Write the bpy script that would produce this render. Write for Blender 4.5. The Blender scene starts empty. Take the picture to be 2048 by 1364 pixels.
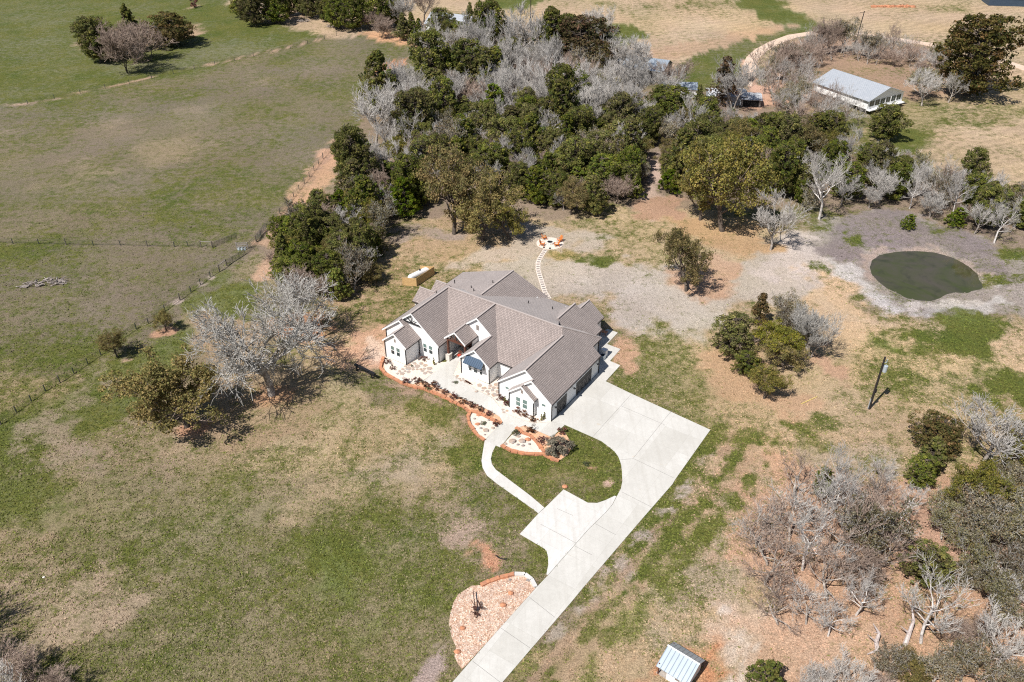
import bpy, math, random
import numpy as np
from math import sin, cos, tan, atan2, hypot, pi, radians as R

# ------------------------------------------------------------------ camera, light, exposure
sc = bpy.context.scene
COL = sc.collection
TH = R(34.486); FPX = 1665.0; CH = 89.0
cam = bpy.data.cameras.new("camera"); camo = bpy.data.objects.new("camera", cam); COL.objects.link(camo)
camo.location = (0, 0, CH); camo.rotation_euler = (pi/2 - TH, 0, 0)
cam.sensor_width = 36; cam.lens = FPX/2048*36; cam.clip_start = 1; cam.clip_end = 12000
sc.camera = camo
SUN = np.array([-.50, -.54, 1.0]); SUN /= np.linalg.norm(SUN)
elev = math.asin(SUN[2]); azim = atan2(SUN[0], SUN[1])
w = bpy.data.worlds.new("World"); sc.world = w; w.use_nodes = True
nt = w.node_tree; bg = nt.nodes["Background"]
sky = nt.nodes.new("ShaderNodeTexSky"); sky.sky_type = 'NISHITA'; sky.sun_disc = False
sky.sun_elevation = elev; sky.sun_rotation = azim; sky.air_density = 1.0; sky.dust_density = 0.6
nt.links.new(sky.outputs[0], bg.inputs[0]); bg.inputs[1].default_value = 0.06
sl = bpy.data.lights.new("sun", 'SUN'); sl.energy = 4.9; sl.angle = R(0.5); sl.color = (1.0, .955, .90)
so = bpy.data.objects.new("sun", sl); COL.objects.link(so); so.location = (0, 0, 300)
from mathutils import Vector, Matrix
so.rotation_euler = Vector(SUN).to_track_quat('Z', 'Y').to_euler()
sc.view_settings.view_transform = 'Standard'; sc.view_settings.look = 'None'
sc.view_settings.exposure = 0.38; sc.view_settings.gamma = 1.0
sc.render.film_transparent = False
sc.cycles.use_denoising = False; sc.cycles.pixel_filter_type = 'BLACKMAN_HARRIS'; sc.cycles.filter_width = 1.15
sc.cycles.max_bounces = 5; sc.cycles.sample_clamp_indirect = 4

# ------------------------------------------------------------------ photograph pixel -> point on the land
def G(x, y, z=0.0):
    u = (x-1024)/FPX; v = (682-y)/FPX
    r = (u, cos(TH)+v*sin(TH), -sin(TH)+v*cos(TH)); t = (z-CH)/r[2]
    return np.array([r[0]*t, r[1]*t, z])
def depth(p):
    return p[1]*cos(TH)-(p[2]-CH)*sin(TH)
AZ = R(33.559)
ORG = G(1102.6, 842)                       # front right corner of the farmhouse
EA = np.array([sin(AZ), cos(AZ), 0]); EB = np.array([cos(AZ), -sin(AZ), 0])

# ------------------------------------------------------------------ tagging
def tag(o, label=None, cat=None, group=None, kind=None):
    if label: o['label'] = label
    if cat: o['category'] = cat
    if group: o['group'] = group
    if kind: o['kind'] = kind
    return o
def thing(name, label, cat, loc=(0, 0, 0), rz=0, group=None):
    o = bpy.data.objects.new(name, None); COL.objects.link(o)
    o.empty_display_size = .5
    o.location = loc; o.rotation_euler = (0, 0, rz)
    return tag(o, label, cat, group)
def copy_tree(root, loc, rz=0, sc_=(1, 1, 1), label=None, group=None):
    r = root.copy(); COL.objects.link(r); r.location = loc; r.rotation_euler = (0, 0, rz); r.scale = sc_
    if label: r['label'] = label
    if group: r['group'] = group
    for ch in list(root.children):
        c = ch.copy(); COL.objects.link(c); c.parent = r
        for g in list(ch.children):
            d = g.copy(); COL.objects.link(d); d.parent = c
    return r

# ------------------------------------------------------------------ mesh builder
class MB:
    def __init__(s): s.v = []; s.f = []; s.uv = []
    def poly(s, pts, uv=None):
        n = len(s.v); s.v += [tuple(map(float, p)) for p in pts]; s.f.append(list(range(n, n+len(pts))))
        s.uv += (uv if uv else [(p[0], p[1]) for p in pts])
    def box(s, x0, x1, y0, y1, z0, z1, M=None):
        P = [(x0,y0,z0),(x1,y0,z0),(x1,y1,z0),(x0,y1,z0),(x0,y0,z1),(x1,y0,z1),(x1,y1,z1),(x0,y1,z1)]
        if M is not None: P = [tuple(M @ Vector(p)) for p in P]
        for q in ((3,2,1,0),(4,5,6,7),(0,1,5,4),(1,2,6,5),(2,3,7,6),(3,0,4,7)): s.poly([P[i] for i in q])
        return s
    def beam(s, p, q, wd, ht):
        p = Vector(p); q = Vector(q); d = q-p; L = d.length
        if L < 1e-5: return s
        M = Matrix.Translation(p) @ d.to_track_quat('Y', 'Z').to_matrix().to_4x4()
        return s.box(-wd/2, wd/2, 0, L, -ht/2, ht/2, M)
    def tube(s, p, q, r0, r1=None, n=6, cap=True):
        if r1 is None: r1 = r0
        p = Vector(p); q = Vector(q); d = q-p
        if d.length < 1e-5: return s
        qt = d.to_track_quat('Z', 'Y').to_matrix(); a = []; b = []
        for i in range(n):
            o = qt @ Vector((cos(2*pi*i/n), sin(2*pi*i/n), 0)); a.append(p+o*r0); b.append(q+o*r1)
        for i in range(n):
            j = (i+1) % n; s.poly([a[i], a[j], b[j], b[i]])
        if cap: s.poly(a[::-1]); s.poly(b)
        return s
    def path(s, pts, rs, n=5):
        for i in range(len(pts)-1): s.tube(pts[i], pts[i+1], rs[i], rs[i+1], n, cap=(i == len(pts)-2))
        return s
    def prism(s, pts, z0, z1):
        # pts counter-clockwise polygon (x,y)
        A = sum(pts[i][0]*pts[(i+1)%len(pts)][1]-pts[(i+1)%len(pts)][0]*pts[i][1] for i in range(len(pts)))
        if A < 0: pts = pts[::-1]
        s.poly([(p[0], p[1], z1) for p in pts]); s.poly([(p[0], p[1], z0) for p in pts[::-1]])
        for i in range(len(pts)):
            a = pts[i]; b = pts[(i+1) % len(pts)]
            s.poly([(a[0],a[1],z0),(b[0],b[1],z0),(b[0],b[1],z1),(a[0],a[1],z1)])
        return s
    def blob(s, c, r, seed=0, sub=8, sq=(1,1,1), jit=.18):
        rg = random.Random(seed); n = len(s.v); rings = max(3, sub//2)
        rows = []
        for i in range(rings+1):
            t = pi*i/rings; row = []
            for j in range(sub):
                k = 1+rg.uniform(-jit, jit); ph = 2*pi*j/sub
                row.append((c[0]+r*sq[0]*k*sin(t)*cos(ph), c[1]+r*sq[1]*k*sin(t)*sin(ph), c[2]+r*sq[2]*k*cos(t)))
            rows.append(row)
        for i in range(rings):
            for j in range(sub):
                k = (j+1) % sub
                s.poly([rows[i][j], rows[i+1][j], rows[i+1][k], rows[i][k]])
        return s
    def build(s, name, mat, parent=None, loc=None, smooth=False):
        me = bpy.data.meshes.new(name); me.from_pydata(s.v, [], s.f)
        if s.uv:
            ul = me.uv_layers.new(name="uv"); ul.data.foreach_set("uv", np.array(s.uv, dtype=np.float32).ravel())
        me.materials.append(mat); me.update()
        if smooth: me.polygons.foreach_set("use_smooth", [True]*len(me.polygons))
        o = bpy.data.objects.new(name, me); COL.objects.link(o)
        if parent is not None: o.parent = parent
        if loc is not None: o.location = loc
        return o

# ------------------------------------------------------------------ materials
def mat(name, col, rough=.8, metal=0, spec=.3):
    m = bpy.data.materials.new(name); m.use_nodes = True; b = m.node_tree.nodes["Principled BSDF"]
    b.inputs["Base Color"].default_value = (*col, 1); b.inputs["Roughness"].default_value = rough
    b.inputs["Metallic"].default_value = metal; b.inputs["Specular IOR Level"].default_value = spec
    return m
class NT:
    def __init__(s, m): s.m = m; s.t = m.node_tree; s.b = s.t.nodes["Principled BSDF"]
    def n(s, ty, **k):
        x = s.t.nodes.new(ty)
        for a, v in k.items(): setattr(x, a, v)
        return x
    def l(s, a, b): s.t.links.new(a, b)
    def noise(s, scale, detail=4, rough=.55, vec=None, dist=0):
        x = s.n("ShaderNodeTexNoise"); x.inputs["Scale"].default_value = scale; x.inputs["Detail"].default_value = detail
        x.inputs["Roughness"].default_value = rough; x.inputs["Distortion"].default_value = dist
        if vec is None: vec = s.tc().outputs["Object"]
        s.l(vec, x.inputs["Vector"]); return x.outputs["Fac"]
    def tc(s):
        if not hasattr(s, '_tc'): s._tc = s.n("ShaderNodeTexCoord")
        return s._tc
    def rng(s, f, a, b, c, d):
        x = s.n("ShaderNodeMapRange"); s.l(f, x.inputs[0])
        for i, v in enumerate((a, b, c, d)): x.inputs[i+1].default_value = v
        return x.outputs[0]
    def math(s, op, a, b):
        x = s.n("ShaderNodeMath", operation=op)
        for i, v in enumerate((a, b)):
            if hasattr(v, 'links'): s.l(v, x.inputs[i])
            else: x.inputs[i].default_value = v
        return x.outputs[0]
    def mix(s, f, a, b, bt='MIX'):
        x = s.n("ShaderNodeMix", data_type='RGBA', blend_type=bt)
        for i, v in ((0, f), (6, a), (7, b)):
            if hasattr(v, 'links'): s.l(v, x.inputs[i])
            elif i == 0: x.inputs[0].default_value = v
            else: x.inputs[i].default_value = (*v, 1)
        return x.outputs[2]
    def bump(s, h, st, dist=.1):
        x = s.n("ShaderNodeBump"); x.inputs["Strength"].default_value = st; x.inputs["Distance"].default_value = dist
        s.l(h, x.inputs["Height"]); s.l(x.outputs[0], s.b.inputs["Normal"])
def nmat(name, c1, c2, scale=3, detail=5, lo=.35, hi=.65, rough=.85, metal=0, bump=0, spec=.3):
    m = mat(name, c1, rough, metal, spec); t = NT(m); f = t.rng(t.noise(scale, detail, .65), lo, hi, 0, 1)
    t.l(t.mix(f, c1, c2), t.b.inputs["Base Color"])
    if bump: t.bump(t.noise(scale*2, 4), bump, .05)
    return m
def board_mat(name, col, step=.41, axis='b', dark=.8):
    # painted board and batten: thin battens drawn as slightly darker stripes of colour
    m = mat(name, col, .65); t = NT(m); s = t.n("ShaderNodeSeparateXYZ"); t.l(t.tc().outputs["Object"], s.inputs[0])
    ad = t.math('ADD', s.outputs[0], s.outputs[1]); md = t.math('FRACT', t.math('DIVIDE', ad, step), 0)
    f = t.rng(t.math('LESS_THAN', md, .14), 0, 1, 1, dark)
    x = t.n("ShaderNodeCombineXYZ"); 
    mx = t.mix(t.rng(t.noise(1.2, 4), .3, .7, 0, .5), col, tuple(c*.93 for c in col))
    t.l(t.mix(t.rng(t.math('LESS_THAN', md, .14), 0, 1, 0, 1), mx, tuple(c*dark for c in col)), t.b.inputs["Base Color"])
    return m
def shingle_mat(name):
    m = mat(name, (.2, .17, .16), .9, spec=.15); t = NT(m); t.b.inputs['Sheen Weight'].default_value = .35; t.b.inputs['Sheen Roughness'].default_value = .5
    b = t.n("ShaderNodeTexBrick"); t.l(t.tc().outputs["UV"], b.inputs["Vector"])
    b.inputs["Scale"].default_value = 1; b.inputs["Brick Width"].default_value = .30; b.inputs["Row Height"].default_value = .30
    b.inputs["Mortar Size"].default_value = .035; b.inputs["Mortar Smooth"].default_value = .5; b.inputs["Bias"].default_value = 0
    b.inputs["Color1"].default_value = (.365, .305, .28, 1); b.inputs["Color2"].default_value = (.295, .245, .225, 1)
    b.inputs["Mortar"].default_value = (.15, .124, .116, 1)
    f = t.rng(t.noise(5.5, 3, .7), .3, .7, .75, 1.25)
    x = t.mix(1, b.outputs["Color"], f, 'MULTIPLY')
    g = t.rng(t.noise(.35, 3, .6), .3, .7, .92, 1.08)
    t.l(t.mix(1, x, g, 'MULTIPLY'), t.b.inputs["Base Color"])
    t.bump(t.math('SUBTRACT', 1.0, b.outputs["Fac"]), .7, .05)
    return m
def metal_roof(name, c1, c2, step=.6, rough=.45, metal=.6, rust=None):
    m = mat(name, c1, rough, metal); t = NT(m); s = t.n("ShaderNodeSeparateXYZ"); t.l(t.tc().outputs["UV"], s.inputs[0])
    md = t.math('FRACT', t.math('DIVIDE', s.outputs[0], step), 0)
    base = t.mix(t.rng(t.noise(1.1, 5, .7), .3, .7, 0, 1), c1, c2)
    if rust: base = t.mix(t.rng(t.noise(.22, 4, .7), .58, .64, 0, 1), base, rust)
    t.l(t.mix(t.math('LESS_THAN', md, .13), base, tuple(c*.55 for c in c1)), t.b.inputs["Base Color"])
    t.bump(t.math('LESS_THAN', md, .2), .5, .04)
    return m
def concrete_mat(name, c1, c2):
    m = mat(name, c1, .85, spec=.2); t = NT(m)
    mp = t.n("ShaderNodeMapping"); mp.inputs["Rotation"].default_value = (0, 0, R(33.559)); t.l(t.tc().outputs["Object"], mp.inputs[0])
    bk = t.n("ShaderNodeTexBrick"); t.l(mp.outputs[0], bk.inputs["Vector"]); bk.offset = 0; bk.inputs["Scale"].default_value = 1
    bk.inputs["Brick Width"].default_value = 4.1; bk.inputs["Row Height"].default_value = 4.6; bk.inputs["Mortar Size"].default_value = .012
    bk.inputs["Color1"].default_value = (1, 1, 1, 1); bk.inputs["Color2"].default_value = (.90, .895, .88, 1); bk.inputs["Mortar"].default_value = (.7, .69, .67, 1)
    ms = t.n("ShaderNodeMapping"); ms.inputs["Rotation"].default_value = (0, 0, R(33.559)); ms.inputs["Scale"].default_value = (1.6, .12, 1); t.l(t.tc().outputs["Object"], ms.inputs[0])
    trk = t.rng(t.noise(.8, 4, .6, vec=ms.outputs[0]), .48, .72, 0, .5)
    a = t.rng(t.noise(.18, 5, .6), .35, .65, 0, 1); b = t.rng(t.noise(1.3, 6, .7), .4, .75, 0, .6)
    x = t.mix(a, c1, c2); x = t.mix(b, x, tuple(c*.9 for c in c2))
    sp = t.rng(t.noise(.55, 3, .5, dist=.8), .68, .78, 0, .55); x = t.mix(sp, x, (.52, .42, .30)); x = t.mix(1, x, bk.outputs['Color'], 'MULTIPLY'); x = t.mix(trk, x, (.44, .42, .38))
    fn = t.rng(t.noise(9, 3, .7), .3, .7, .93, 1.07)
    t.l(t.mix(1, x, fn, 'MULTIPLY'), t.b.inputs["Base Color"]); t.bump(t.noise(20, 2), .1, .02)
    return m
def foliage_mat(name, trans=.32, var=.25):
    m = bpy.data.materials.new(name); m.use_nodes = True; t = NT.__new__(NT); t.m = m; t.t = m.node_tree
    t.b = t.t.nodes["Principled BSDF"]
    a = t.n("ShaderNodeAttribute", attribute_name="leafcol"); oi = t.n("ShaderNodeObjectInfo")
    v = t.rng(oi.outputs["Random"], 0, 1, 1-var, 1+var)
    c = t.mix(1, a.outputs["Color"], v, 'MULTIPLY')
    hs = t.n("ShaderNodeHueSaturation"); t.l(c, hs.inputs["Color"])
    r2 = t.math('FRACT', t.math('MULTIPLY', oi.outputs["Random"], 17.3), 0)
    t.l(t.rng(r2, 0, 1, .472, .515), hs.inputs["Hue"]); t.l(t.rng(r2, 0, 1, .85, 1.12), hs.inputs["Saturation"])
    d = t.n("ShaderNodeBsdfDiffuse"); tr = t.n("ShaderNodeBsdfTranslucent"); mx = t.n("ShaderNodeMixShader")
    t.l(hs.outputs[0], d.inputs[0]); t.l(hs.outputs[0], tr.inputs[0]); mx.inputs[0].default_value = trans
    t.l(d.outputs[0], mx.inputs[1]); t.l(tr.outputs[0], mx.inputs[2])
    t.l(mx.outputs[0], t.t.nodes["Material Output"].inputs[0])
    return m
def bark_mat(name, c1, c2, var=.2, scale=2.0):
    m = mat(name, c1, .9, spec=.1); t = NT(m); oi = t.n("ShaderNodeObjectInfo")
    x = t.mix(t.rng(t.noise(scale, 4, .6), .4, .62, 0, 1), c1, c2)
    t.l(t.mix(1, x, t.rng(oi.outputs["Random"], 0, 1, 1-var, 1+var), 'MULTIPLY'), t.b.inputs["Base Color"])
    return m
M = dict(
 shingle=shingle_mat("shingles"),
 cap=nmat("ridge_cap", (.46, .40, .37), (.36, .31, .29), 6),
 white=board_mat("white_board", (.82, .82, .815), dark=.9),
 whitep=mat("white_paint", (.82, .82, .81), .5),
 fascia=mat("white_fascia", (.84, .84, .83), .5),
 soffit=mat("soffit", (.55, .57, .60), .7),
 black=mat("black_metal", (.018, .018, .02), .45),
 bronze=mat("bronze_gutter", (.035, .028, .027), .5),
 glass=mat("window_glass", (.035, .05, .055), .08, 0, .8),
 glassg=mat("window_glass_blind", (.12, .19, .175), .12, 0, .8),
 brownwood=nmat("stained_timber", (.085, .032, .022), (.13, .055, .035), 5),
 ventw=nmat("vent_wood", (.30, .24, .21), (.2, .16, .14), 6),
 navy=metal_roof("awning_metal", (.050, .080, .125), (.065, .10, .15), .42, .45, .3),
 concrete=concrete_mat("concrete", (.60, .585, .55), (.53, .515, .48)),
 concrete_new=concrete_mat("bright_concrete", (.65, .635, .61), (.58, .565, .54)),
 joint=mat("joint", (.20, .19, .18), .9),
 stonew=nmat("white_stone", (.72, .68, .62), (.5, .46, .4), 6),
 cedarwood=nmat("pine_boards", (.62, .42, .20), (.52, .33, .15), 3),
 rust=nmat("rusty_iron", (.10, .04, .025), (.05, .03, .025), 12),
 galv=metal_roof("galvanised_sheet", (.34, .37, .41), (.44, .46, .49), .5, .6, .12),
 galvrust=metal_roof("rusty_sheet", (.46, .48, .51), (.58, .59, .61), .55, .6, .1, rust=(.16, .07, .05)),
 silver=metal_roof("light_standing_seam", (.42, .49, .56), (.50, .56, .62), .55, .35, .5),
 greywood=nmat("weathered_wood", (.34, .31, .28), (.2, .18, .17), 6),
 post=nmat("fence_post", (.20, .17, .14), (.09, .08, .07), 6),
 tpost=mat("steel_post", (.05, .06, .055), .6),
 wire=mat("fence_wire", (.16, .17, .17), .5, .6),
 orange=nmat("orange_stain", (.62, .22, .05), (.45, .13, .03), 4),
 sandstone=nmat("orange_sandstone", (.56, .25, .13), (.38, .18, .11), 2.2, bump=.4),
 flag=nmat("flagstone", (.42, .29, .20), (.33, .31, .30), 1.3, bump=.3),
 whitestone=nmat("pale_limestone", (.78, .75, .70), (.6, .57, .52), 5, bump=.3),
 greyrock=nmat("grey_rock", (.30, .27, .25), (.2, .17, .16), 5, bump=.3),
 polewood=nmat("creosoted_pole", (.035, .028, .026), (.02, .017, .016), 8),
 steel=mat("transformer_grey", (.50, .56, .60), .4, .3),
 tank=nmat("white_tank", (.80, .80, .80), (.72, .72, .73), 2, rough=.4),
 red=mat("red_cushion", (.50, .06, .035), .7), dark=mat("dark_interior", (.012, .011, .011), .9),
 deadwood=nmat("bleached_dead_wood", (.58, .52, .50), (.34, .28, .26), 3),
 logs=nmat("grey_driftwood", (.40, .36, .33), (.12, .09, .08), 4),
 yellow=mat("yellow_pipe", (.72, .58, .18), .6), blue=mat("blue_tarp", (.08, .2, .5), .6),
 deck=nmat("deck_boards", (.42, .37, .32), (.3, .26, .23), 4),
 leaf=foliage_mat("foliage"), leafr=foliage_mat("shrub_foliage", .1, .2),
 bark=bark_mat("brown_bark", (.14, .115, .095), (.075, .06, .05)),
 barkg=bark_mat("grey_bark", (.42, .38, .34), (.20, .17, .15)),
 twig=bark_mat("pale_twigs", (.56, .53, .495), (.38, .355, .33)),
 lichen=bark_mat("lichen_twigs", (.56, .54, .505), (.30, .28, .255), .1, 3),
 twigbr=bark_mat("brown_twigs", (.42, .33, .27), (.27, .20, .165)),
 barkw=bark_mat("white_bark", (.66, .63, .60), (.40, .36, .34), .1, 1.5),
)
# white walls, flat front boards
# ------------------------------------------------------------------ numpy noise for the land
def vnoise(x, y, seed):
    rg = np.random.RandomState(seed); T = rg.rand(256, 256)
    xi = np.floor(x).astype(int); yi = np.floor(y).astype(int); fx = x-xi; fy = y-yi
    fx = fx*fx*(3-2*fx); fy = fy*fy*(3-2*fy)
    a = T[xi % 256, yi % 256]; b = T[(xi+1) % 256, yi % 256]; c = T[xi % 256, (yi+1) % 256]; d = T[(xi+1) % 256, (yi+1) % 256]
    return (a*(1-fx)+b*fx)*(1-fy)+(c*(1-fx)+d*fx)*fy
def fbm(x, y, s, seed, oct=4):
    v = 0; a = .5; t = 0
    for i in range(oct): v = v+a*vnoise(x/s+17.3*i, y/s-9.1*i, seed+i); t += a; s *= .5; a *= .55
    return v/t
def sdist(X, Y, pts, closed=True):
    # signed distance, negative inside a polygon; plain distance for a polyline
    n = len(pts); d = np.full(X.shape, 1e9); ins = np.zeros(X.shape, bool)
    for i in range(n if closed else n-1):
        ax, ay = pts[i][:2]; bx, by = pts[(i+1) % n][:2]
        ex, ey = bx-ax, by-ay; L = ex*ex+ey*ey+1e-9
        t = np.clip(((X-ax)*ex+(Y-ay)*ey)/L, 0, 1)
        d = np.minimum(d, np.hypot(X-ax-t*ex, Y-ay-t*ey))
        if closed:
            c = ((ay > Y) != (by > Y)) & (X < (bx-ax)*(Y-ay)/((by-ay) if abs(by-ay) > 1e-9 else 1e-9)+ax)
            ins ^= c
    return np.where(ins, -d, d) if closed else d
def PX(l, z=0): return [tuple(G(x, y, z)[:2]) for x, y in l]
WATER = PX([(1740,534),(1745,520),(1760,510),(1790,504),(1830,502),(1870,505),(1905,515),(1935,532),(1952,547),(1962,566),(1964,576),(1958,579),(1945,581),(1937,586),(1910,585),(1893,589),(1880,596),(1862,602),(1835,601),(1810,595),(1795,586),(1775,577),(1757,563),(1745,549)], -.8)
def sst(a): a = np.clip(a, 0, 1); return a*a*(3-2*a)
def gz_arr(X, Y):
    d = sdist(X, Y, WATER)
    return np.where(d > 0, -.8*np.clip(1-d/9, 0, 1)**1.6, -.8-.22*np.clip(-d, 0, 4)) + .09*(fbm(X, Y, 2.6, 66, 4)-.5)*np.clip(1-np.abs(d)/6, 0, 1) + .10*(fbm(X, Y, 9, 77, 3)-.5)*np.clip((np.hypot(X, Y-130)-75)/40, 0, 1)
def gz(x, y): return float(gz_arr(np.array([float(x)]), np.array([float(y)]))[0])

# ------------------------------------------------------------------ ground: one sheet to the horizon, its cover stored per vertex
def axis(lo, hi, step, far, grow=1.06):
    a = list(np.arange(lo, hi, step)); s = step; x = a[-1]
    while x < far[1]: s *= grow; x += s; a.append(x)
    s = step; x = lo; b = []
    while x > far[0]: s *= grow; x -= s; b.append(x)
    return np.array(b[::-1]+a)
xs = axis(-85, 100, .62, (-7000, 7000)); ys = axis(46, 205, .62, (-2500, 9000), 1.035)
X, Y = np.meshgrid(xs, ys)
Z = gz_arr(X, Y)
GREEN_L = 1
TAN=(.40,.30,.185); TANL=(.52,.40,.265); GREY=(.44,.375,.33); ORNG=(.53,.315,.195); LITTER=(.53,.345,.235); PINK=(.46,.335,.255)
DRYL=(.30,.235,.155); MUD=(.27,.225,.225); PALE=(.50,.46,.41); HAY=(.52,.385,.255); RED=(.60,.27,.13)
colr = np.zeros(X.shape+(3,)); colr[:] = DRYL; g = np.full(X.shape, .55); hay = np.zeros(X.shape); grav = np.zeros(X.shape)
def patch(pts, col=None, green=None, soft=3.0, op=1.0, closed=True, width=0, hayv=None, gravv=None, ns=None, na=1.0):
    """lays one kind of ground cover inside an outline with a ragged soft edge (metres)"""
    global colr, g, hay, grav
    pp = PX(pts); ax = np.array(pp); m0 = ax.min(0)-soft*3-width-2; m1 = ax.max(0)+soft*3+width+2
    j0, j1 = np.searchsorted(xs, (m0[0], m1[0])); i0, i1 = np.searchsorted(ys, (m0[1], m1[1])); sl_ = (slice(i0, i1+1), slice(j0, j1+1))
    x = X[sl_]; y = Y[sl_]
    if x.size == 0: return
    d = sdist(x, y, pp, closed)-width
    nz = (fbm(x, y, ns or max(2.0, soft*2.2), int(abs(pts[0][0]*7+pts[0][1])) % 9999, 5)-.5)*2*soft*2.3*na + (fbm(x, y, .9+soft*.35, 4242, 3)-.5)*soft*1.5*na
    a = sst((-(d+nz)/soft+.5))*op
    if col is not None: colr[sl_] = colr[sl_]*(1-a[..., None])+np.array(col)*a[..., None]
    if green is not None: g[sl_] = g[sl_]*(1-a)+green*a
    if hayv is not None: hay[sl_] = hay[sl_]*(1-a)+hayv*a
    if gravv is not None: grav[sl_] = grav[sl_]*(1-a)+gravv*a
def spot(x, y, rx, ry, **k):
    patch([(x+rx*cos(t), y+ry*sin(t)) for t in np.arange(0, 2*pi, pi/5)], **k)
# broad areas
patch([(-900,-300),(720,62),(760,80),(890,105),(880,130),(700,250),(680,280),(560,470),(520,520),(430,640),(300,760),(120,840),(-600,1150)], (.225,.185,.130), .52, 6)  # olive pasture, its own colour darkened further to stand in for vignetting
patch([(-900,-350),(680,-60),(690,60),(560,100),(400,138),(100,205),(-900,330)], (.20,.195,.12), .80, 5)
patch([(-200,700),(250,760),(460,820),(600,900),(800,800),(930,860),(960,960),(1080,1030),(1060,1100),(900,1200),(900,1500),(-500,1500),(-400,900)], (.37,.285,.185), .50, 8)
patch([(60,1010),(300,960),(560,1010),(740,960),(840,1100),(860,1300),(700,1400),(300,1400),(120,1200)], (.30,.25,.15), .66, 9)
patch([(450,850),(640,700),(760,760),(900,850),(940,960),(880,1020),(760,960),(600,1000),(520,960)], (.45,.345,.22), .34, 6)
patch([(480,840),(700,700),(720,760),(560,900)], (.42,.33,.21), .42, 4)
patch([(680,560),(820,440),(1060,430),(1340,400),(1640,460),(1700,640),(2300,600),(2400,1000),(1500,1400),(960,1500),(1180,1200),(1440,860),(1220,740),(1220,640),(830,640),(740,720),(660,760),(600,640)], (.50,.37,.235), .36, 6)
patch([(690,300),(900,90),(1240,60),(1560,200),(1700,300),(2200,430),(2200,540),(1700,440),(1300,410),(740,450),(560,590),(540,500)], (.30,.225,.165), .18, 5)
# far right fields
patch([(700,40),(960,20),(1030,-40),(700,-60),(460,-40),(470,10),(560,50),(640,75)], HAY, .2, 4)
patch([(930,60),(1000,20),(1500,-200),(4000,-400),(4000,900),(2050,420),(1900,350),(1760,290),(1760,170),(1600,120),(1240,170),(1080,100)], HAY, .22, 5, hayv=1)
patch([(1500,60),(1600,50),(1660,65),(1540,85),(1480,150),(1430,185),(1330,170),(1380,120)], (.22,.20,.12), .72, 3, hayv=0)
patch([(1470,-20),(1560,0),(1650,55),(1690,70),(1630,80),(1560,50),(1440,-10)], (.2,.22,.1), .85, 4, hayv=.2)
patch([(1150,50),(1250,50),(1300,75),(1230,95),(1180,80)], (.2,.23,.1), .92, 3, hayv=0)
patch([(960,0),(1090,-8),(1060,18),(980,20)], (.2,.23,.1), .9, 3, hayv=0)
patch([(1560,90),(1640,60),(1900,100),(1880,200),(1820,200),(1600,230),(1520,200)], (.40,.27,.19), .22, 3, hayv=0)
patch([(1800,200),(1880,190),(1900,250),(1850,300),(1770,310),(1700,290)], (.42,.33,.20), .52, 3, hayv=.2)
spot(1810, 275, 32, 26, col=(.2,.24,.08), green=1.0, soft=3, hayv=0)
spot(1950, 225, 90, 30, green=.62, soft=8, hayv=.8)
spot(1890, 20, 40, 8, green=.7, soft=6)
spot(1400, 10, 60, 8, green=.55, soft=6); spot(1260, 12, 60, 7, green=.6, soft=6)
patch([(1240,118),(1340,92),(1560,48),(1600,50),(1400,108),(1300,130)], (.50,.34,.22), .1, 2)
# pasture variety, left
rs = random.Random(5)
for (x,y,rx,ry,gg) in [(90,380,120,30,.45),(260,330,120,26,.42),(420,240,90,18,.42),(330,130,90,14,.40),(150,265,100,16,.40),(520,220,60,14,.8),(330,450,160,26,.6),(80,500,100,24,.75),(560,160,100,20,.62),(200,600,120,26,.6),(430,360,90,22,.55),(150,700,90,30,.72),(120,440,90,14,.3),(90,185,110,10,.5),(350,190,40,10,.75),(450,100,160,22,.62),(260,40,260,30,.86),(60,60,120,22,.68)]:
    spot(x, y, rx, ry, green=gg, soft=9)
for (x,y,rx,ry) in [(100,370,60,12),(520,165,45,9),(230,240,70,10),(60,270,60,7),(330,300,50,9),(400,410,50,8),(600,250,24,8),(280,420,60,10),(210,330,50,9),(390,195,40,6)]:
    spot(x, y, rx, ry, col=(.33,.26,.18), green=.38, soft=9, op=.6)
# green sweep beside the lower fence, dry patches
patch([(440,560),(540,560),(500,620),(440,680),(330,740),(230,820),(60,1000),(-60,1040),(-60,860),(120,800),(300,690),(380,600)], (.20,.21,.09), .86, 5)
patch([(70,880),(110,850),(150,850),(140,880),(150,930),(190,950),(150,965),(100,930)], (.36,.28,.21), .25, 5, .85)
patch([(180,740),(210,720),(230,740),(200,790),(150,820),(120,800)], (.34,.27,.2), .35, 5, .8)
patch([(400,640),(500,640),(560,690),(660,740),(600,860),(540,880),(470,900),(400,850),(430,760),(380,700)], (.40,.29,.19), .30, 4)
spot(545, 792, 42, 16, col=ORNG, green=.1, soft=2); spot(375, 862, 34, 10, col=ORNG, green=.12, soft=2)
spot(237, 720, 18, 6, col=(.52,.36,.25), green=.05, soft=1.0); spot(333, 664, 22, 6, col=(.50,.30,.19), green=.05, soft=1.0)
spot(610, 660, 60, 22, col=(.50,.27,.16), green=.08, soft=3)
patch([(560,440),(640,300),(690,280),(690,330),(640,370),(600,450),(560,520),(545,560),(520,560),(530,480)], (.50,.33,.22), .10, 2.4)
patch([(590,400),(650,300),(670,300),(650,400),(600,460)], (.55,.34,.22), .03, 2)
patch([(700,640),(770,660),(775,720),(740,740),(700,700),(660,690)], (.58,.36,.24), .06, 3)
patch([(740,680),(770,700),(768,730),(745,725)], (.68,.50,.38), 0, 1.5)
patch([(660,590),(800,520),(820,600),(760,640),(680,660)], (.48,.335,.21), .36, 4)
patch([(820,430),(1060,430),(1000,500),(860,520),(800,500)], (.45,.32,.20), .34, 4)
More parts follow.
